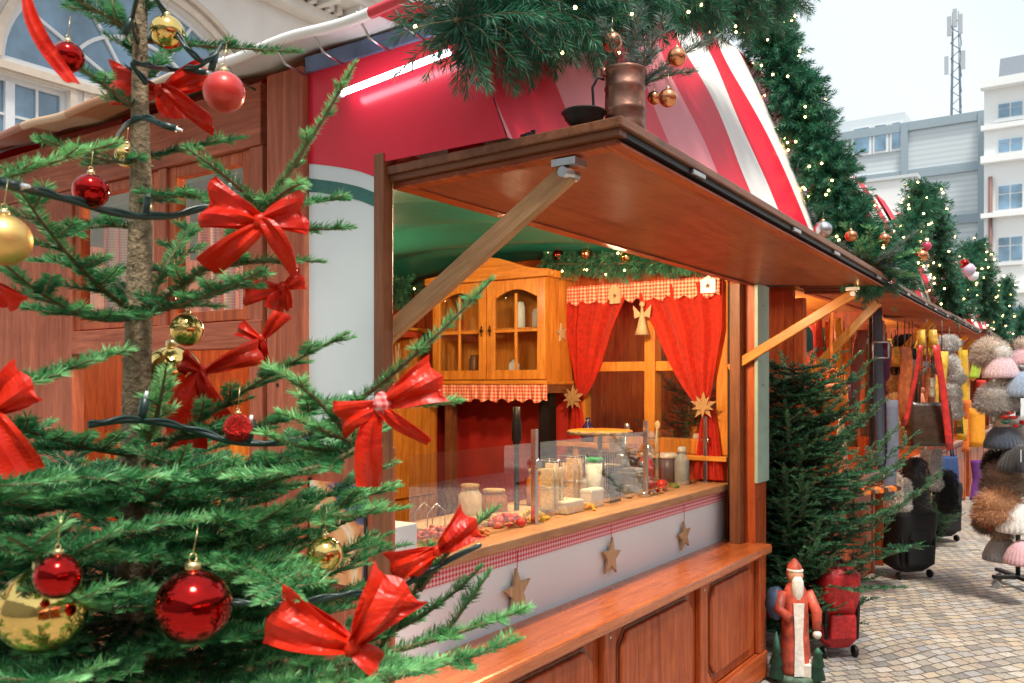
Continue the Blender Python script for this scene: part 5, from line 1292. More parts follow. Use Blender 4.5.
extra = [(646,2.16,.045,.16,'red tea tin standing behind the second guard post',(.55,.03,.03)),(576,2.2,.05,.17,'brown cocoa tin behind the second wire rack',(.20,.08,.04)),(622,2.2,.04,.19,'slim steel thermos behind the dark price board',None),(612,2.22,.05,.12,'blue sugar tin left of the steel thermos',(.05,.10,.28)),(537,2.22,.05,.15,'orange spice tin behind the first guard post',(.75,.28,.04)),(494,2.2,.06,.10,'wide copper coloured pot left of the first guard post',(.45,.18,.08)),(470,2.22,.05,.13,'cream enamel can behind the sweets',(.75,.66,.5))]
for px, Y, r, h, lab, col in extra:
    p = cpos(px, Y); jarlike('tin', lab, p.x, Y, GZ, r, h, M['steel'] if col is None else plain('tin_'+lab.split()[0], col, .35, coat=.3), M['steel'] if col is None else W['pale'], cat='tin')
for k, (px, Y, lab) in enumerate(((655,2.14,'tall wooden spoon leaning in the red tea tin'),(624,2.16,'long metal tongs standing behind the dark board'))):
    p = cpos(px, Y)+UP*.16; t = thing('utensil', lab, 'utensil', p); part('handle', MB().tube([p, p+Vector((.03,.0,.16))], .005, 7), W['pale'] if k == 0 else M['steel'], t); part('head', MB().ball(p+Vector((.032,0,.175)), .018, nu=10, nv=8, sc=(.5,1,1.4)), W['pale'] if k == 0 else M['steel'], t)
for k in range(6):
    p = cpos(660-k*3.2, 1.93) + Vector((0,0,0)); t = thing('chocolate', ['gold wrapped','red wrapped','silver wrapped'][k%3]+' chocolate ball on the counter edge, '+['the one nearer','the one farther from'][k//3 if k < 6 else 0]+(' ' if k//3 else ' to ')+'the pumpkin', 'chocolate', p); part('ball', MB().ball(p+UP*.014, .014, nu=10, nv=8), [BG, BR, M['steel']][k%3], t); part('paper_cup', MB().lathe(p, [(.010,0),(.016,.009)], 12), W['pale'], t)
# blue lidded bottle and small things on the window sill
p = Vector((X1-.16, 2.72, 1.30)); single('dark_bottle', MB().lathe((0,0,0), [(.035,0),(.04,.03),(.035,.09),(.012,.13),(.014,.15)], 14), plain('violet_glass', (.05,.03,.12), .1), 'small violet bottle on the ledge below the left curtain', 'bottle').location = (4.70, 2.66, 1.30)
lb = thing('side_ledge', 'short wooden ledge board below the left curtain', 'shelf', (4.7, 2.6, 1.25)); part('board', MB().box(4.62, X1-.105, 2.35, 2.84, 1.27, 1.299), W['orgY'], lb, .004)
part('support', MB().box(4.64, 4.67, 2.7, 2.73, .1, 1.269), W['orgZ'], lb)
# photo board on the side wall below the banner
pic = thing('picture_board', 'glossy picture of orange pastry and blue fruit on the side wall', 'picture', (X0, 1.9, 1.05))
def picmat():
    m, nt, b = nm('food_picture'); tc = N(nt, 'ShaderNodeTexCoord'); n1 = N(nt, 'ShaderNodeTexNoise', ins={'Scale': 5.5, 'Detail': 4, 'Distortion': 1.2}); nt.links.new(tc.outputs['Object'], n1.inputs['Vector'])
    r = ramp(nt, [(.32, (.02,.03,.05)), (.42, (.05,.07,.16)), (.48, (.62,.20,.06)), (.58, (.80,.42,.18)), (.68, (.85,.75,.62))], n1.outputs['Fac']); nt.links.new(r.outputs[0], b.inputs['Base Color']); b.inputs['Roughness'].default_value = .25; b.inputs['Coat Weight'].default_value = .4; return m
part('print', MB().box(X0-.009, X0-.001, 1.78, wy(312), 1.06, 1.36), picmat(), pic)
part('rim', MB().box(X0-.008, X0-.001, 1.772, 1.7795, 1.052, 1.368).box(X0-.008, X0-.001, wy(312)+.0005, wy(312)+.008, 1.052, 1.368), M['dark'], pic)
# goods in the lower side display
for k in range(12):
    y = yD+.06+k*(yG-yD-.1)/12; m_ = [M['ribbon'], BG, plain('gift_red', (.60,.04,.02), .35), W['orgZ']][k % 4]
    lab = ['red ribbon gift bag','gold foil parcel','red wrapped parcel','orange wooden box'][k % 4]+f" on the side shelf, {['first','second','third'][k//4]} of its kind from the corner"
    t = thing('parcel', lab, 'parcel', (X0+.2, y, 1.11)); h = rr.uniform(.18,.4)
    part('body', MB().box(X0+.10, X0+.26, y-.06, y+.07, 1.111, 1.111+h), m_, t, .012)
    part('band', MB().box(X0+.095, X0+.265, y-.004, y+.014, 1.111, 1.111+h+.004), [BG, M['ribbon'], BG, M['ribbon']][k % 4], t)
part('display_shelf', MB().box(X0+.061, X0+.45, yD, yG, 1.08, 1.11), W['orgY'], st)
# =================== the gap spruce beside the stall ===================
M['gapfir'] = needle_mat('gap_spruce_needles', (.005,.04,.024), (.022,.13,.06), (.12,.38,.17))
def small_spruce(name, label, x, y, h, rad, seed, nw_=11, group=None, per=430):
    global rnd
    rnd = random.Random(seed); t = thing(name, label, 'tree', (x, y, 0), group=group)
    part('trunk', MB().tube([(x,y,0),(x+.02,y,h*.5),(x,y,h)], [.035,.022,.006], 10), M['bark'], t)
    pl = []
    for i in range(nw_):
        z = .12 + (h-.2)*i/(nw_-1); f_ = i/(nw_-1); rr_ = rad*((.55+.45*min(1,f_/.3)) if f_ < .3 else 1-.62*((f_-.3)/.7)**1.3); n = 10
        for k in range(n):
            a = i*.9+2*math.pi*k/n+rnd.uniform(-.2,.2); v = Vector((math.cos(a), math.sin(a), 0)); L = rr_*rnd.uniform(.6,1.3)*(.62 if v.x < -.25 else 1)
            s = Vector((x,y,z+rnd.uniform(-.06,.06))); e = s+v*L+UP*(L*rnd.uniform(.0,.8)); pl += fir_branch(curve_pts(s, e, 0, 6, s+v*L*.5), rnd, .17*min(1, .5+rr_), .045, .15)
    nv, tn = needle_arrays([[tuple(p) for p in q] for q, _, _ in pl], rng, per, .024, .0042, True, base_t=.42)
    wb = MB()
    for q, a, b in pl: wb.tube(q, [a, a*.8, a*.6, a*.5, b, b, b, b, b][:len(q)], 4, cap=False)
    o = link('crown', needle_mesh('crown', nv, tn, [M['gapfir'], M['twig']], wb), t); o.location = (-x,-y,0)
    return t
small_spruce('spruce_tree', 'dark green spruce tree filling the gap right of the stall corner', 5.46, 1.62, 1.80, .72, 31, nw_=24, per=600)
small_spruce('spruce_tree', 'spruce tree seen through the stall window behind the gap', 5.55, 2.35, 2.0, .55, 32, per=300)
small_spruce('spruce_tree', 'small spruce bush on the cobbles beyond the black luggage', 9.75, 1.50, .55, .35, 33, nw_=5, per=300)

# =================== the other stalls along the lane ===================
GW = {'redX': W['redX'], 'redZ': W['redZ']}
def lane_stall(xa, xb, yo, label, seed, lamps=True, side=1):
    """side 1: on the left of the lane (same row); -1: opposite row"""
    g = random.Random(seed); yf = 1.70
    t = thing('market_stall', label, 'market stall', ((xa+xb)/2, yf, 0), group='wooden market stalls along the lane')
    for x in (xa, xb-.07): part('front_post', MB().box(x, x+.07, yf, yf+.07, 0, 2.24), W['redZ'], t, .004)
    part('base_front', MB().box(xa+.071, xb-.071, yf+.015, yf+.05, .03, .92), W['redZ'], t)
    n = max(2, int((xb-xa)/.7)); 
    for k in range(n):
        a = xa+.12+(xb-xa-.24)*k/n; b = a+(xb-xa-.24)/n-.06
        part('raised_panel', MB().box(a, b, yf-.004, yf+.0145, .16, .80), W['redZ'], t, .010)
    part('counter', MB().box(xa-.02, xb+.02, yf-.14, yf+.5, .921, .96), W['bench'], t, .006)
    part('side_wall', MB().box(xa, xa+.05, yf+.071, 3.9, 0, 2.3), W['redZ'], t); part('side_wall', MB().box(xb-.05, xb, yf+.071, 3.9, 0, 2.3), W['redZ'], t)
    part('back_wall', MB().box(xa+.051, xb-.051, 3.6, 3.65, 0, 2.3), W['orgZ'], t)
    part('ceiling', MB().box(xa+.051, xb-.051, yf+.071, 3.6, 2.30, 2.33), W['orgX'], t)
    flap('', xa-.02, xb+.02, yo, 2.24, 2.20, t, yi=yf, zi=2.27)
    for x in (xa+.06, xb-.06): strut(x, yo+.14, 2.19, yf-.02, 1.72, t, .03, .055, 'orgX', False)
    r = MB().grid(lambda u, v: (xa-.05+(xb-xa+.1)*u, 1.30+.45*v-.04*math.sin(v*math.pi), 2.34+1.05*v), 20, 6)
    r.poly([(xa-.05,1.75,3.39),(xb+.05,1.75,3.39),(xb+.05,3.9,2.34),(xa-.05,3.9,2.34)], [(0,1,2,3)]).poly([(xa-.05,1.30,2.34),(xa-.05,1.75,3.39),(xa-.05,3.9,2.34)], [(0,1,2)]).poly([(xb+.05,1.30,2.34),(xb+.05,1.75,3.39),(xb+.05,3.9,2.34)], [(2,1,0)])
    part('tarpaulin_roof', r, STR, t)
    return t
s2_ = lane_stall(5.95, 8.12, 1.10, 'second wooden stall with leather goods behind the spruce in the gap', 41)
s3_ = lane_stall(8.45, 10.75, 1.15, 'third wooden stall along the lane with its flap just right of the second', 42)
s4_ = lane_stall(11.3, 14.0, 1.15, 'fourth wooden stall with a low panelled front beyond the small bush', 43)
s5_ = lane_stall(14.4, 17.0, 1.15, 'farthest visible wooden stall behind the fur hats', 44)
tl = thing('tube_lamp', 'white lit strip lamp hanging inside the second stall', 'lamp', (7.3, 2.2, 2.0))
part('tube', MB().tube([(7.05,2.3,2.03),(7.55,2.3,2.03)], .014, 8), lampmat('strip_light', (1,.93,.82), 14), tl); part('hanger', MB().tube([(7.3,2.3,2.04),(7.3,2.3,2.3)], .004, 5), M['iron'], tl)
pendant(6.6, 2.3, 2.16, 'black shaded warm lamp inside the second stall', 34)
pendant(7.6, 2.9, 2.16, 'black shaded warm lamp at the back of the second stall', 14)
pendant(9.4, 2.4, 2.16, 'black shaded warm lamp inside the third stall', 34)
pendant(12.4, 2.4, 2.16, 'black shaded warm lamp inside the fourth stall', 22)
def cone_g(path, rad, label, seed, bl, mat='garl', w=.006):
    garland('pine_garland', label, [P(*p) for p in path], rad, mat, 420, .045, w, 300, seed, bl, 'lit pine garlands on the stall roofs', .008, tw_len=rad)
M['garl2'] = needle_mat('bright_garland_needles', (.006,.060,.040), (.018,.15,.085), (.07,.33,.16))
cone_g([(898,292,6.6),(906,250,6.8),(918,212,7.1),(922,186,7.2)], .155, 'bright lit pine garland rising from the near end of the second stall roof', 51, 34, 'garl2')
cone_g([(926,190,7.3),(936,225,7.5),(944,270,7.7),(950,312,7.9)], .15, 'dark lit pine garland falling to the far corner of the second flap', 52, 30)
cone_g([(962,318,8.7),(964,285,8.9),(970,258,9.1),(976,246,9.3)], .15, 'bright lit pine garland on the third stall roof', 53, 26, 'garl2')
cone_g([(978,250,9.4),(984,285,9.6),(990,320,9.9)], .15, 'dark lit pine garland at the far corner of the third flap', 54, 22)
cone_g([(1000,340,11.2),(1003,312,11.4),(1006,288,11.6),(1008,284,11.7)], .15, 'narrow lit pine garland on the fourth stall roof', 55, 20, 'garl2')
cone_g([(1018,350,13.0),(1021,325,13.2),(1024,312,13.4)], .15, 'lit pine garland cut off by the right picture edge', 56, 14, 'garl2')
for i, (px, py, d, r, mt_, lab) in enumerate(((921,256,6.7,7,BCU,'orange bauble in the bright garland of the second stall'), (926,246,6.7,5,plain('pink_ball',(.6,.05,.15),.3),'pink bauble above the orange one on the second stall'), (968,270,8.6,7,plain('lilac_ball',(.55,.45,.6),.4),'lilac bauble in the garland of the third stall'), (964,264,8.6,5,BR,'red bauble beside the lilac one on the third stall'), (973,276,8.6,5,M['white'],'white bauble under the lilac one on the third stall'))):
    bauble(px, py, d, r, mt_, lab)
b = MB(); bw = thing('bow', 'small red and white bow in the garland of the third stall', 'bow', P(966,278,8.5)); c = P(966,278,8.5)
for a in (-1, 1): part('loop', MB().prism([(0,0),(.10*a,.06),(.10*a,-.06)][::a], -.01, .01, 'XZ'), M['ribbon'], bw)

# =================== leather goods and clothes of the second stall ===================
def leather(name, col, rough=.42): return plain(name, col, rough, coat=.15, var=.35, scale=25, bump=.3)
LB = leather('brown_leather', (.07,.032,.020)); LT = leather('tan_leather', (.42,.17,.06)); LK = leather('black_leather', (.018,.018,.022)); LO = leather('orange_leather', (.85,.17,.015)); LR = leather('red_leather', (.55,.025,.02))
def strap(pts, w, mat, label, buckle=None, name='belt', cat='belt', th=.006):
    q = [P(*p) for p in pts]; t = thing(name, label, cat, q[-1])
    path = []
    for i in range(len(q)-1):
        for k in range(6): path.append(q[i].lerp(q[i+1], k/6))
    path.append(q[-1]); mb = strip(path, [w/2]*len(path), [CR+CF*.15]*len(path), nw=2)
    part('strap', mb, mat, t, solid=th)
    if buckle is not None:
        c = P(*buckle)-CF*.012; b = MB(); s = w*.75
        for a, e in (((-s,-s),(s,-s)),((s,-s),(s,s)),((s,s),(-s,s)),((-s,s),(-s,-s))): b.tube([c+CR*a[0]+UP*a[1], c+CR*e[0]+UP*e[1]], .006, 6)
        part('buckle', b, M['steel'], t)
strap([(877,308,6.3),(878,360,6.3),(880,410,6.25),(883,470,6.2)], .075, plain('slate_strap', (.05,.055,.075), .5), 'broad slate grey belt with a square buckle hanging from the second flap', (880,350,6.28))
strap([(872,312,6.35),(872,380,6.35),(872,450,6.3)], .05, LB, 'dark brown belt hanging left of the slate grey one')
strap([(892,400,6.25),(893,450,6.2),(888,500,6.2)], .09, plain('grey_blue_cloth', (.13,.14,.18), .8), 'grey blue scarf end hanging below the belts', name='scarf', cat='scarf')
strap([(862,330,6.6),(855,380,6.6),(850,440,6.6)], .10, plain('brick_cloth', (.26,.07,.04), .8), 'brick red leather apron strip hanging left of the belts')
def lat_box(c, w, dp, h):
    p_ = [c+CR*(a*w/2)+CF*(b_*dp/2)+UP*(z*h/2) for z in (-1, 1) for a, b_ in ((-1,-1),(1,-1),(1,1),(-1,1))]
    return MB().poly(p_, [(0,3,2,1),(4,5,6,7),(0,1,5,4),(1,2,6,5),(2,3,7,6),(3,0,4,7)])
def bag(px, py, d, w, h, dp, mat, label, handle=.1, name='handbag', strap_to=None, lining=None):
    c = P(px, py, d); t = thing(name, label, 'bag', c); X, Y_ = CR, CF
    def q(a, b_, z): return c+CR*a+CF*b_+UP*z
    def f(u, v):
        a = 2*math.pi*u; k = 1+.05*math.sin(v*3.1); x = w/2*k*(abs(math.cos(a))**.45)*(1 if math.cos(a) > 0 else -1); y = dp/2*k*(abs(math.sin(a))**.6)*(1 if math.sin(a) > 0 else -1)
        return q(x*(1-.08*v), y*(1-.5*v**2), -h/2+h*v+.012*math.cos(a)**2*v)
    b = MB().grid(f, 40, 10); o = len(b.v); b.v += [tuple(f(i/40, 0)) for i in range(40)]; b.f.append(list(range(o, o+40))[::-1]); b.m.append(0); b.sm.append(False)
    part('body', b, mat, t, solid=.004)
    for s in (-1, 1):
        hp = [q(-w*.28, s*dp*.2, h*.45), q(-w*.26, s*dp*.2, h*.45+handle*.7), q(0, s*dp*.12, h*.45+handle), q(w*.26, s*dp*.2, h*.45+handle*.7), q(w*.28, s*dp*.2, h*.45)]
        part('handle', MB().tube(hp, .008, 7), mat, t)
    part('seam', MB().tube([q(w/2*.95*math.cos(a)*1.02, -abs(math.sin(a))*dp/2*.55, h*.36) for a in [i*math.pi/12 for i in range(13)]], .003, 5), lining or M['steel'], t)
    return t
bag(832,398,5.55,.19,.19,.10,LO,'bright orange handbag hanging above the gap spruce',.10)
strap([(832,310,5.55),(831,345,5.55),(832,382,5.55)], .02, LO, 'thin orange cord carrying the bright orange handbag', name='strap', cat='strap')
bag(930,424,6.5,.32,.32,.12,leather('dark_olive_leather', (.05,.026,.014), .3),'large dark brown shopper bag hanging from the second flap',.30, lining=LR)
bag(908,432,6.8,.24,.26,.10,LT,'tan leather bag half hidden behind the dark brown shopper',.16)
bag(946,470,7.6,.20,.24,.10,plain('blue_denim', (.03,.07,.20), .8),'small blue cloth bag below the white rolls',.10)
strap([(921,345,6.4),(915,380,6.4),(905,425,6.4)], .035, LR, 'thin red strap running down the left side of the brown shopper', name='strap', cat='strap')
strap([(936,345,6.4),(943,390,6.4),(950,450,6.4)], .055, LR, 'broad red strap running down the right side of the brown shopper', name='strap', cat='strap')
for i, (px, y0, y1, w, c, lab) in enumerate(((829,322,392,.07,(.80,.20,.03),'orange satin ribbon hanging above the orange bag'), (838,318,396,.05,(.85,.55,.05),'golden yellow ribbon right of the orange satin one'), (846,330,400,.05,(.80,.35,.05),'amber ribbon hanging right of the golden yellow one'), (818,316,380,.06,(.60,.08,.05),'red and white towel hanging left of the orange satin ribbon'), (856,335,395,.04,(.10,.25,.35),'teal ribbon hanging below the strip lamp'), (963,350,440,.10,(.90,.55,.02),'long golden yellow scarf beside the lime cloth'), (975,350,378,.11,(.50,.65,.05),'lime green cloth under the third flap'), (981,380,412,.10,(.80,.05,.03),'scarlet cloth below the lime green one'), (967,400,452,.09,(.80,.22,.03),'orange scarf left of the felt pouch'), (976,460,500,.12,(.18,.03,.25),'purple felt pouch low beyond the small door'))):
    d = 6.9 if px < 900 else 8.6
    strap([(px,y0,d),(px+2,(y0+y1)/2,d+.03),(px-1,y1,d)], w, cloth('cloth_'+lab.split()[0], c, .8, .3), lab, name='hanging_cloth', cat='cloth')
strap([(977,408,8.4),(977,447,8.4)], .15, plain('felt_orange', (.85,.33,.02), .9), 'bright orange felt pouch hanging right of the yellow scarf', name='felt_pouch', cat='pouch', th=.03)

g = random.Random(99); kinds = [('pouch','bag'),('tassel','tassel'),('glove pair','gloves'),('scarf','scarf'),('belt','belt')]
pal = {'rust':(.50,.12,.03),'mustard':(.70,.42,.05),'cream':(.78,.68,.52),'crimson':(.50,.02,.03),'chocolate':(.10,.04,.02),'coral':(.80,.25,.15),'olive':(.14,.14,.04),'plum':(.16,.03,.10)}
PM = {k: leather('goods_'+k, v, .5) for k, v in pal.items()}
n_ = 0
for cn_, kd in [(c, k) for k in kinds for c in pal]:
    n_ += 1; d = g.uniform(6.4, 8.2); px = 822+(n_*37 % 140)+g.uniform(-3, 3); top_ = 318+ (d-6.4)*8; py = top_+g.uniform(10, 110) if kd[0] != 'belt' else top_+g.uniform(4, 40)
    c = P(px, py, d); t = thing(kd[0].replace(' ','_'), f"{cn_} {kd[0]} hanging among the goods under the flaps right of the gap spruce", kd[1], c, group='goods hanging under the lane flaps'); m_ = PM[cn_]
    part('cord', MB().tube([c, c+UP*min(.35, max(.05, 2.15-c.z))], .004, 5), LB, t)
    if kd[0] == 'pouch': part('body', lat_box(c, .09, .05, .16), m_, t, .02); part('cover', lat_box(c-CF*.027+UP*.035, .092, .012, .07), m_, t, .006)
    elif kd[0] == 'tassel':
        b = MB()
        for j in range(9): a = j*.7; b.tube([c, c+CR*.02*math.cos(a)+CF*.02*math.sin(a)-UP*.1, c+CR*.03*math.cos(a)+CF*.03*math.sin(a)-UP*.24], .006, 5)
        part('threads', b, m_, t); part('head', MB().ball(c, .022, nu=10, nv=8), m_, t)
    elif kd[0] == 'glove pair':
        for s in (-1, 1):
            q = c+CR*.045*s-UP*.05; b = MB().tube([q+UP*.05, q-UP*.02, q-UP*.08], [.028,.032,.036], 10)
            for j in range(4): b.tube([q-UP*.08+CR*(j-1.5)*.016, q-UP*(.14+.01*(j in (1,2)))+CR*(j-1.5)*.019], [.010,.007], 7)
            b.tube([q-UP*.03+CR*.02*s, q-UP*.09+CR*.05*s], [.011,.008], 7); part('glove', b, m_, t)
    elif kd[0] == 'scarf': part('body', strip([c-UP*.1*j+CR*.012*math.sin(j*1.3+n_) for j in range(7)], [.05]*7, [CR+CF*.3]*7, nw=4, crinkle=.01, seed=n_), m_, t, solid=.008)
    else: part('strap', strip([c-UP*.12*j+CR*.006*math.sin(j) for j in range(7)], [.018]*7, [CR]*7, nw=2), m_, t, solid=.005); part('buckle', lat_box(c-UP*.03-CF*.008, .05, .006, .045), M['steel'], t)
# fur and knit
FM = {}
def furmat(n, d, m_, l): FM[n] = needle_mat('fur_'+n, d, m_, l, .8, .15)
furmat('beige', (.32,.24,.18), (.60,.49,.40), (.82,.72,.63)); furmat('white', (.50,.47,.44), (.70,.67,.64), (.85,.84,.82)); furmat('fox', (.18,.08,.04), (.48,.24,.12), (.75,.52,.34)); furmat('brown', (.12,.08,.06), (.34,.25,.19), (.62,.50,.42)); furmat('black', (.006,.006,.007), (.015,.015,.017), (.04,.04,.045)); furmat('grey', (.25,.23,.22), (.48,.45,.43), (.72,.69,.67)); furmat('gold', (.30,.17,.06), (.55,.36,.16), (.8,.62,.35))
def fur_part(c, r, key, parent, sc=(1,1,1), n=1500, ln=.03, name='fur', w=.003):
    v = rng.normal(size=(n,3)); v /= np.linalg.norm(v, axis=1)[:,None]; s = np.array(sc)*r
    p = np.array(c)+v*s; d = v+rng.normal(size=(n,3))*.35+np.array([0,0,-.25]); d /= np.linalg.norm(d, axis=1)[:,None]
    b = np.cross(d, rng.normal(size=(n,3))); b /= np.linalg.norm(b, axis=1)[:,None]; L = ln*(.6+.6*rng.random(n))[:,None]
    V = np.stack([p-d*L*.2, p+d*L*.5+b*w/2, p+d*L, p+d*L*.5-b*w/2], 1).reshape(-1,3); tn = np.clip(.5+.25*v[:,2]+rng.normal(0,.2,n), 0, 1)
    core = MB().ball(c, r*.97, nu=18, nv=12, sc=sc)
    o = link(name, needle_mesh(name, V, tn, [FM[key], FM[key]], core), parent); o.location = -wloc(parent); return o
def hat(px, py, d, r, kind, label, mat=None, fur='beige', pom=None, lean=0):
    c = P(px, py, d); t = thing('hat', label, 'hat', c)
    if kind == 'fur':
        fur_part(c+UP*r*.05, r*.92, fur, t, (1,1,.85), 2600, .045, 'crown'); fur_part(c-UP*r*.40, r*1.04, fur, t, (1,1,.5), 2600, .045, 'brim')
    elif kind == 'beret':
        part('crown', MB().lathe(c-UP*r*.3, [(r*.60,0),(r*.80,r*.08),(r*1.03,r*.34),(r*1.05,r*.52),(r*.85,r*.80),(r*.5,r*.97),(r*.12,r*1.03)], 28), mat, t); part('band', MB().lathe(c-UP*r*.42, [(r*.56,0),(r*.58,r*.12)], 28), mat, t)
    else:
        def f(u, v):
            a = 2*math.pi*u; k = 1+.035*math.cos(a*26)*(1-v*.7); h = v; q = r*math.cos(h*math.pi/2*.98)**.5*k if v > .25 else r*(.98+.03*math.sin(v*12))*k
            return (c.x+q*math.cos(a), c.y+q*math.sin(a), c.z-r*.5+r*1.45*v)
        part('crown', MB().grid(f, 104, 12), mat, t, solid=.004)
    if pom: fur_part(c+UP*r*(1.0 if kind == 'knit' else .75), r*.52, pom, t, (1,1,1), 900, .03, 'pompom')
    return t
KN = {k: plain('knit_'+k, c, .95, var=.25, scale=90, bump=.8, bscale=160, sheen=.4) for k, c in (('pink',(.62,.45,.50)),('white',(.70,.68,.66)),('grey',(.20,.20,.21)),('beige',(.52,.44,.40)),('blue',(.25,.34,.48)),('navy',(.035,.05,.08)),('red',(.42,.03,.03)),('rose',(.70,.42,.46)),('black',(.015,.015,.018)))}
hs = thing('hat_stand', 'black wheeled hat stand at the right picture edge carrying knitted and fur hats', 'stand', atZ(1018, 588, 0)); b0 = Vector(hs.location)
part('pole', MB().tube([b0+UP*.08, b0+UP*2.05], .018, 10), M['dark'], hs)
part('base', MB().bar(b0+CR*-.20+UP*.09, b0+CR*.4+UP*.09, .05, .03).bar(b0+CF*-.25+UP*.09, b0+CF*.3+UP*.09, .05, .028), M['dark'], hs, .003)
for v in (CR*-.18, CR*.36, CF*-.24, CF*.27):
    p = b0+v; w_ = part('caster', MB().lathe(p+UP*.032-Vector((.012,0,0)), [(.031,0),(.032,.004),(.032,.02),(.031,.024)], 16, axis='X'), plain('caster_grey', (.3,.32,.34), .4), hs)
    part('fork', MB().box(p.x-.018, p.x+.018, p.y-.004, p.y+.004, .064, .076), M['steel'], w_)
D0 = 6.9
for z in (.55, .75, .95, 1.15, 1.35, 1.55, 1.75, 1.92):
    part('arm', MB().tube([b0+UP*z+CR*-.22, b0+UP*z+CR*.22], .008, 6), M['dark'], hs)
hat(990,352,6.8,.115,'fur','beige fur pompom hat at the top left of the hat stand',fur='beige')
hat(1001,370,6.7,.125,'knit','pale pink knitted hat near the top of the hat stand',KN['pink'],pom='white')
hat(1016,374,6.9,.12,'fur','white fluffy hat right behind the pale pink hat',fur='white')
hat(996,398,6.7,.125,'fur','greyish fluffy hat under the pale pink hat',fur='grey')
hat(1024,388,6.6,.13,'knit','light blue knitted hat at the right picture edge',KN['blue'])
hat(1024,358,6.7,.10,'knit','pinkish knitted hat with beige pompom in the upper right corner of the stand',KN['rose'],pom='beige')
hat(1003,440,6.7,.13,'knit','navy knitted hat with a beige pompom in the middle of the hat stand',KN['navy'],pom='beige')
hat(1022,432,6.8,.11,'fur','white fur hat cut by the right picture edge',fur='white')
hat(1000,462,6.9,.11,'fur','black fur hat behind the navy hat',fur='black')
hat(1018,462,6.6,.14,'knit','black knitted hat with a white label near the right edge',KN['black'])
lb_ = P(1021,456,6.43); single('hat_label', MB().box(-.03,.03,-.001,.001,-.045,.045), M['white'], 'white paper label on the black knitted hat', 'label').location = lb_
hat(1004,478,6.8,.15,'fur','dark brown striped fur hat above the fox coloured one',fur='brown')
hat(998,506,6.7,.165,'fur','large fox coloured fur hat in the lower middle of the stand',fur='fox')
hat(990,520,6.9,.10,'fur','small brown fur hat left under the fox coloured one',fur='brown')
hat(1003,524,6.8,.11,'knit','dark red knitted hat below the fur hats',KN['red'])
hat(1018,522,6.6,.15,'knit','white knitted hat low at the right picture edge',KN['white'])
hat(1002,552,6.7,.13,'knit','charcoal knitted hat with a brown pompom lowest on the stand',KN['grey'],pom='brown')
hat(1022,556,6.5,.12,'knit','light pink knitted hat lowest at the right picture edge',KN['rose'])
fl_ = P(1018,418,6.6); heapm = plain('red_silk_flower', (.62,.02,.02), .5)
t = thing('silk_flower', 'bunch of red silk flowers with leaves between the hats', 'flowers', fl_)
for k in range(9):
    v = CR*rnd.uniform(-.1,.1)+UP*rnd.uniform(-.07,.07); q = fl_+v
    part('petal', MB().lathe(q, [(.008,-.01),(.03,.0),(.034,.012),(.012,.016)], 7), heapm if k % 3 else M['green_tarp'], t)
# fluffy goods hung left of the hats
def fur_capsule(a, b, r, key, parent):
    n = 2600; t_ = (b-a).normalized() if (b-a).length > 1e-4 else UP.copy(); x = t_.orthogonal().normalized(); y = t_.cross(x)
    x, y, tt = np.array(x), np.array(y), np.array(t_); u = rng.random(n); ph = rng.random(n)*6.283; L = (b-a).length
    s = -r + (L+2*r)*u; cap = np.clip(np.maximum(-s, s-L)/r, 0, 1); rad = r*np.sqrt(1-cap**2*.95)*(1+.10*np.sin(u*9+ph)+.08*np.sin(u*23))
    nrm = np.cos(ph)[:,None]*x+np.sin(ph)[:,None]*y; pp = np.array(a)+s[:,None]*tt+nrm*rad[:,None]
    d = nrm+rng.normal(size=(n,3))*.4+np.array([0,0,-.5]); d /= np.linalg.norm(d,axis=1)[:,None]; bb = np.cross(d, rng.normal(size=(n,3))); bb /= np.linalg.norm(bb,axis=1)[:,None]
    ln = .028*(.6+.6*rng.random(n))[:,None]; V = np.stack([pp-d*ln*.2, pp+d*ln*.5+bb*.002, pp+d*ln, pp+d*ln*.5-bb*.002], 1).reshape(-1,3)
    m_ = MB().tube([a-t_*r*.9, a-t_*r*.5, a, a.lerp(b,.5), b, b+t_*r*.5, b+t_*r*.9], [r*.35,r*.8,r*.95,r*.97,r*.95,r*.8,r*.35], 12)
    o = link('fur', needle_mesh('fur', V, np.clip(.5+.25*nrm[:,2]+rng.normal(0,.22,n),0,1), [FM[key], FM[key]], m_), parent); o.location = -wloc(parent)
def roll(p0, p1, r, key, label):
    a, b = P(*p0), P(*p1); t = thing('fur_roll', label, 'fur roll', a)
    L = (b-a).length; n = max(2, int(L/(r*.45)))
    fur_capsule(a, b, r, key, t)
roll((945,345,7.0),(951,343,7.0),.055,'white','short white fluffy roll at the top under the third flap')
roll((948,360,7.0),(957,378,7.0),.055,'white','slanting white fluffy roll above the upright one')
roll((952,388,7.0),(954,412,7.0),.055,'white','upright white fluffy roll right of the red strap')
roll((898,400,6.8),(903,430,6.8),.07,'gold','golden fur boot shaft hanging left of the brown shopper')
roll((896,386,6.9),(908,384,6.9),.06,'gold','golden fur collar above the fur boot shaft')
roll((905,345,7.6),(907,378,7.6),.10,'black','black fur collar hanging behind the second flap strut')
roll((914,468,6.9),(915,500,6.9),.09,'black','black fur vest hanging under the brown shopper')
roll((946,478,7.3),(948,505,7.3),.07,'black','black fur piece low beside the small blue bag')
roll((893,478,6.6),(894,500,6.6),.05,'beige','beige sheepskin roll standing at the second stall counter')
roll((902,484,6.7),(903,504,6.7),.05,'white','white sheepskin roll right of the beige one')
roll((930,450,7.2),(932,482,7.2),.07,'grey','grey fur piece hanging beneath the brown shopper')
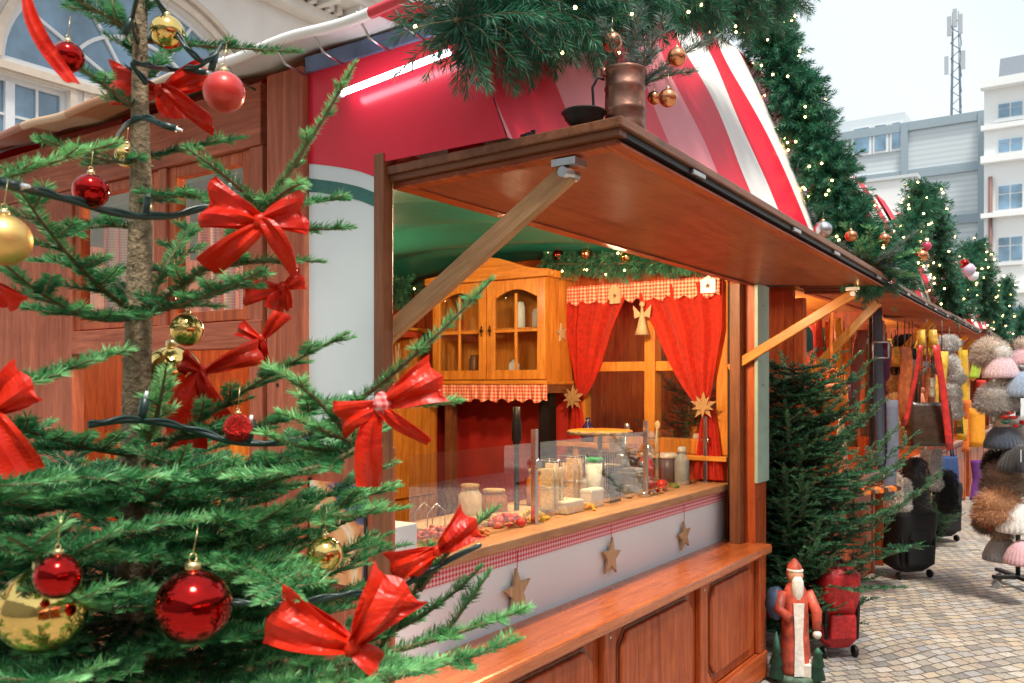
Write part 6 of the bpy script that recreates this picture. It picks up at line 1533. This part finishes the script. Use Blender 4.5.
for i in range(9):
    px = 858+i*4.2; p = P(px, 487-i*.6, 6.25); t = thing('leather_roll', f"{['tan','orange brown','dark'][i%3]} leather roll on the second stall counter, {['first','second','third'][i//3]} of that colour from the left", 'leather roll', p)
    part('roll', MB().tube([p-CF*.12+UP*-.03, p+CF*.12+UP*-.03], .018, 8), [LT,LO,LB][i%3], t); part('tie', MB().tube([p-CF*.012+UP*-.03, p+CF*.012+UP*-.03], .0195, 8), LR, t)
g = random.Random(77)
cl_ = ['brown','orange','cream','teal','red','dark green','golden','pink']; cc_ = [(.20,.08,.03),(.75,.25,.04),(.75,.62,.45),(.03,.20,.25),(.55,.03,.03),(.03,.12,.05),(.75,.50,.12),(.70,.30,.35)]
# wall of small goods inside stalls two and three
for s_, (xa, xb) in enumerate(((6.15, 7.95), (8.65, 10.55))):
    for r_ in range(2):
        for k in range(8):
            x = xa+(xb-xa)*k/7; z = 2.22-r_*.42; y = 1.98+.25*r_; w = g.uniform(.05,.10); h = g.uniform(.22,.38)
            mt_ = cloth('goods_'+cl_[(k+r_*3)%8].replace(' ','_'), cc_[(k+r_*3)%8], .7, .25) if s_ == 0 else bpy.data.materials['goods_'+cl_[(k+r_*3)%8].replace(' ','_')]
            lab = f"{cl_[(k+r_*3)%8]} cloth bag hanging in the {['upper','lower'][r_]} row inside the {['second','third'][s_]} stall"
            t = thing('cloth_bag', lab, 'bag', (x,y,z)); 
            part('body', MB().lathe((x,y,z-h), [(w*.5,0),(w,.03),(w*.95,h*.5),(w*.45,h*.68),(w*.6,h*.74)], 12), mt_, t); part('cord', MB().tube([(x-w*.4,y,z-h*.3),(x,y,z),(x+w*.4,y,z-h*.3)], .004, 5), LB, t)
# luggage on the cobbles
def trolley(px, py, w, h, dp, mat, label, yaw=0, accent=None):
    b0 = atZ(px, py, 0); t = thing('trolley_bag', label, 'luggage', b0, (0,0,R(yaw)))
    def f(u, v):
        a = 2*math.pi*u; s = min(1, math.sin(min(v,.999)*math.pi)*3.2)**.35 if 0 < v < 1 else .55
        ca, sa = math.cos(a), math.sin(a); x = w/2*abs(ca)**.4*(1 if ca > 0 else -1)*s; y = dp/2*abs(sa)**.5*(1 if sa > 0 else -1)*s
        return (x, y+.03*math.sin(v*6)*(.5-.5*sa), .06+h*v)
    b = MB().grid(f, 48, 20)
    for vv in (0, 1): 
        o = len(b.v); b.v += [f(i/48, vv) for i in range(48)]; ff = list(range(o, o+48)); b.f.append(ff if vv else ff[::-1]); b.m.append(0); b.sm.append(False)
    lpart('body', b, mat, t)
    lpart('front_pocket', MB().box(-w*.34, w*.34, -dp*.60, -dp*.44, .12, .06+h*.42), mat, t, .022)
    lpart('upper_pocket', MB().box(-w*.28, w*.28, -dp*.58, -dp*.44, .07+h*.46, .06+h*.66), mat, t, .022)
    for s in (-1, 1): lpart('strap', MB().tube([(s*w*.40,-dp*.40,.12),(s*w*.43,-dp*.42,.06+h*.5),(s*w*.36,-dp*.38,.06+h*.86)], .012, 6), M['dark'], t)
    lpart('zip', MB().tube([(-w*.36, -dp*.5, .06+h*.66), (-w*.3, -dp*.52, .06+h*.84), (0,-dp*.53,.06+h*.88), (w*.3,-dp*.52,.06+h*.84), (w*.36,-dp*.5,.06+h*.66)], .004, 5), accent or M['steel'], t)
    lpart('handle', MB().tube([(-w*.16,0,.06+h*.98),(-w*.14,0,.06+h*1.04),(w*.14,0,.06+h*1.04),(w*.16,0,.06+h*.98)], .010, 7), M['dark'], t)
    for s in (-1, 1): lpart('wheel', MB().lathe((s*w*.4-.012,-dp*.25 if s else 0,.035), [(.03,0),(.035,.003),(.035,.021),(.03,.024)], 16, axis='X'), M['dark'], t)
    lpart('label_patch', MB().box(-.02+w*.12, .02+w*.12, -dp*.52, -dp*.505, .06+h*.72, .06+h*.78), M['white'], t)
    return t
trolley(909,577,.40,.56,.26,M['black_nylon'],'black trolley backpack standing in front of the second stall',-38)
trolley(941,541,.34,.62,.28,M['black_nylon'],'second black trolley bag standing behind the trolley backpack',-38)
rb = trolley(836,655,.24,.50,.18,plain('red_nylon', (.50,.018,.022), .5, var=.3, scale=60, bump=.3),'red trolley backpack half hidden in the gap spruce',-50, M['steel'])
# painted wooden Santa figure with a little winter scene
sp0 = atZ(795, 679, 0); t = thing('santa_figure', 'painted wooden bearded figure in a red coat standing at the foot of the gap spruce', 'figure', sp0); c = sp0
RC = plain('painted_red', (.46,.075,.045), .5, var=.45, scale=22, bump=.3); WP = plain('painted_white', (.66,.64,.60), .6, var=.15, scale=25, bump=.4)
def lat(c, prof, sx, sy, n=24):
    b = MB().lathe((0,0,0), prof, n); b.v = [tuple(c + CR*(v[0]*sx*.84) + CF*(v[1]*sy) + UP*v[2]) for v in b.v]; return b
part('coat', lat(c, [(.105,.03),(.11,.06),(.09,.25),(.085,.40),(.09,.47),(.055,.53),(.035,.55)], 1, .7), RC, t)
part('coat_front', MB().poly([tuple(c+CR*a-CF*b_+UP*z) for a, b_, z in ((-.03,.080,.04),(.03,.080,.04),(.022,.066,.25),(.03,.064,.44),(-.03,.064,.44),(-.022,.066,.25))], [(0,1,2,3,4,5)]), WP, t, solid=.006)
part('head', MB().ball(c+UP*.585-CF*.01, .042, nu=18, nv=12, sc=(1,1,1.15)), plain('painted_skin', (.60,.33,.22), .5), t)
part('beard', lat(c+UP*.42-CF*.045, [(.004,0),(.030,.04),(.040,.10),(.038,.14),(.02,.165)], 1, .6), WP, t)
part('hood', lat(c+UP*.57+CF*.01, [(.050,-.01),(.052,.03),(.045,.065),(.02,.095),(.006,.105)], 1, 1), RC, t)
part('hood_trim', lat(c+UP*.605, [(.050,0),(.054,.006),(.050,.014)], 1, .95), WP, t)
part('arm', MB().tube([c+CR*.07+UP*.49, c+CR*.115+UP*.38-CF*.02, c+CR*.105+UP*.29-CF*.05], [.032,.030,.024], 10), RC, t)
part('arm', MB().tube([c+CR*-.07+UP*.49, c+CR*-.10+UP*.40-CF*.03, c+CR*-.05+UP*.36-CF*.08], [.032,.030,.024], 10), RC, t)
part('mitten', MB().ball(c+CR*.105+UP*.265-CF*.055, .024, nu=10, nv=8), WP, t)
part('sack', MB().ball(c+CR*-.10+UP*.42+CF*.03, .07, nu=16, nv=12, sc=(.9,.8,1.3), lump=.1, rng=random.Random(3)), plain('painted_blue', (.05,.09,.16), .6, var=.3, scale=20), t)
part('base', lat(c, [(.15,0),(.15,.03),(.14,.035)], 1, .8), plain('painted_moss', (.08,.14,.10), .8, var=.5, scale=30), t)
for dx, dy, h in ((-.12,-.05,.28),(.10,-.08,.20)):
    q = c+CR*dx+CF*dy; part('little_tree', lat(q, [(.05,.03),(.03,.10),(.045,.10),(.022,.17),(.034,.17),(.004,h)], 1, 1, 12), plain('painted_green', (.03,.12,.08), .7, var=.3, scale=60), t)
for k, (dx, h) in enumerate(((-.05,.07),(.02,.09),(.06,.06))): part('little_house', MB().box((c+CR*dx).x-.025, (c+CR*dx).x+.025, c.y-.10-.02*k, c.y-.06-.02*k, .035, .035+h), WP, t, .004)
# =================== the opposite side, seen mirrored in glass and baubles ===================
def opposite(xa, xb, label):
    yf = -5.6; t = thing('market_stall', label, 'market stall', ((xa+xb)/2, yf, 0), group='stalls of the opposite row')
    part('front', MB().box(xa, xb, yf-.05, yf, 0, 1.0), W['redZ'], t); part('back_wall', MB().box(xa, xb, yf-2.2, yf-2.15, 0, 2.4), W['orgZ'], t)
    for x in (xa, xb-.08): part('post', MB().box(x, x+.08, yf-.08, yf-.001, 1.0, 2.4), W['redZ'], t)
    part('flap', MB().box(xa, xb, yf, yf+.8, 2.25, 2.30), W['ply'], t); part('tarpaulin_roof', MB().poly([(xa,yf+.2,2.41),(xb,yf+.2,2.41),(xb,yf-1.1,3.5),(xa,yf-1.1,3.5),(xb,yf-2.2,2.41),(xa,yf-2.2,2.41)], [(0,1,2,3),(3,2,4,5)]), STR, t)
    part('side_wall', MB().box(xa, xa+.05, yf-2.149, yf-.081, 0, 2.4), W['redZ'], t)
opposite(-4, -1, 'opposite stall behind the photographer on the left'); opposite(-.4, 2.6, 'opposite stall facing the open food stall'); opposite(10.5, 13.5, 'opposite stall farther down the lane')
ob2 = thing('brick_house', 'tall stucco house front on the far side of the market lane', 'building', (5, -16, 0)); YO = -16
part('wall', MB().box(-25, 34, YO-.6, YO, 0, 9.5), plain('ochre_stucco', (.34,.28,.21), .8, var=.1, scale=1), ob2)
for k in range(12):
    for j in range(2):
        x = -22+k*4.6; z = 1.6+j*3.8; wf = part('window', MB().box(x, x+1.5, YO+.002, YO+.06, z, z+2.3), whitefr, ob2); part('pane', MB().box(x+.1, x+.7, YO+.061, YO+.07, z+.1, z+2.2).box(x+.8, x+1.4, YO+.061, YO+.07, z+.1, z+2.2), bluegl, wf)
ob3 = thing('arcade_house', 'long pale house front closing the square on the near side behind the fir', 'building', (-17, 3, 0)); XO = -17
part('wall', MB().box(XO-.6, XO, -20, 30, 0, 11), plain('grey_stucco', (.40,.38,.35), .8, var=.1, scale=1), ob3)
for k in range(11):
    for j in range(3):
        y = -14+k*3.6; z = 1.2+j*3.4; wf = part('window', MB().box(XO+.002, XO+.06, y, y+1.5, z, z+2.1), whitefr, ob3); part('pane', MB().box(XO+.061, XO+.07, y+.1, y+.7, z+.1, z+2.0).box(XO+.061, XO+.07, y+.8, y+1.4, z+.1, z+2.0), bluegl, wf)
bt = thing('bistro_table', 'dark round standing table with a cross foot mirrored in the glass guard', 'table', (12.2, -4.0, 0))
part('top', MB().lathe((12.2,-4.0,1.05), [(.35,0),(.36,.01),(.35,.03)], 28), W['redX'], bt); part('stem', MB().tube([(12.2,-4,.05),(12.2,-4,1.05)], .04, 10), M['iron'], bt)
for a in range(4): part('foot', MB().bar((12.2,-4,.06), (12.2+.4*math.cos(a*1.57+.5), -4+.4*math.sin(a*1.57+.5), .03), .06, .04), M['iron'], bt)
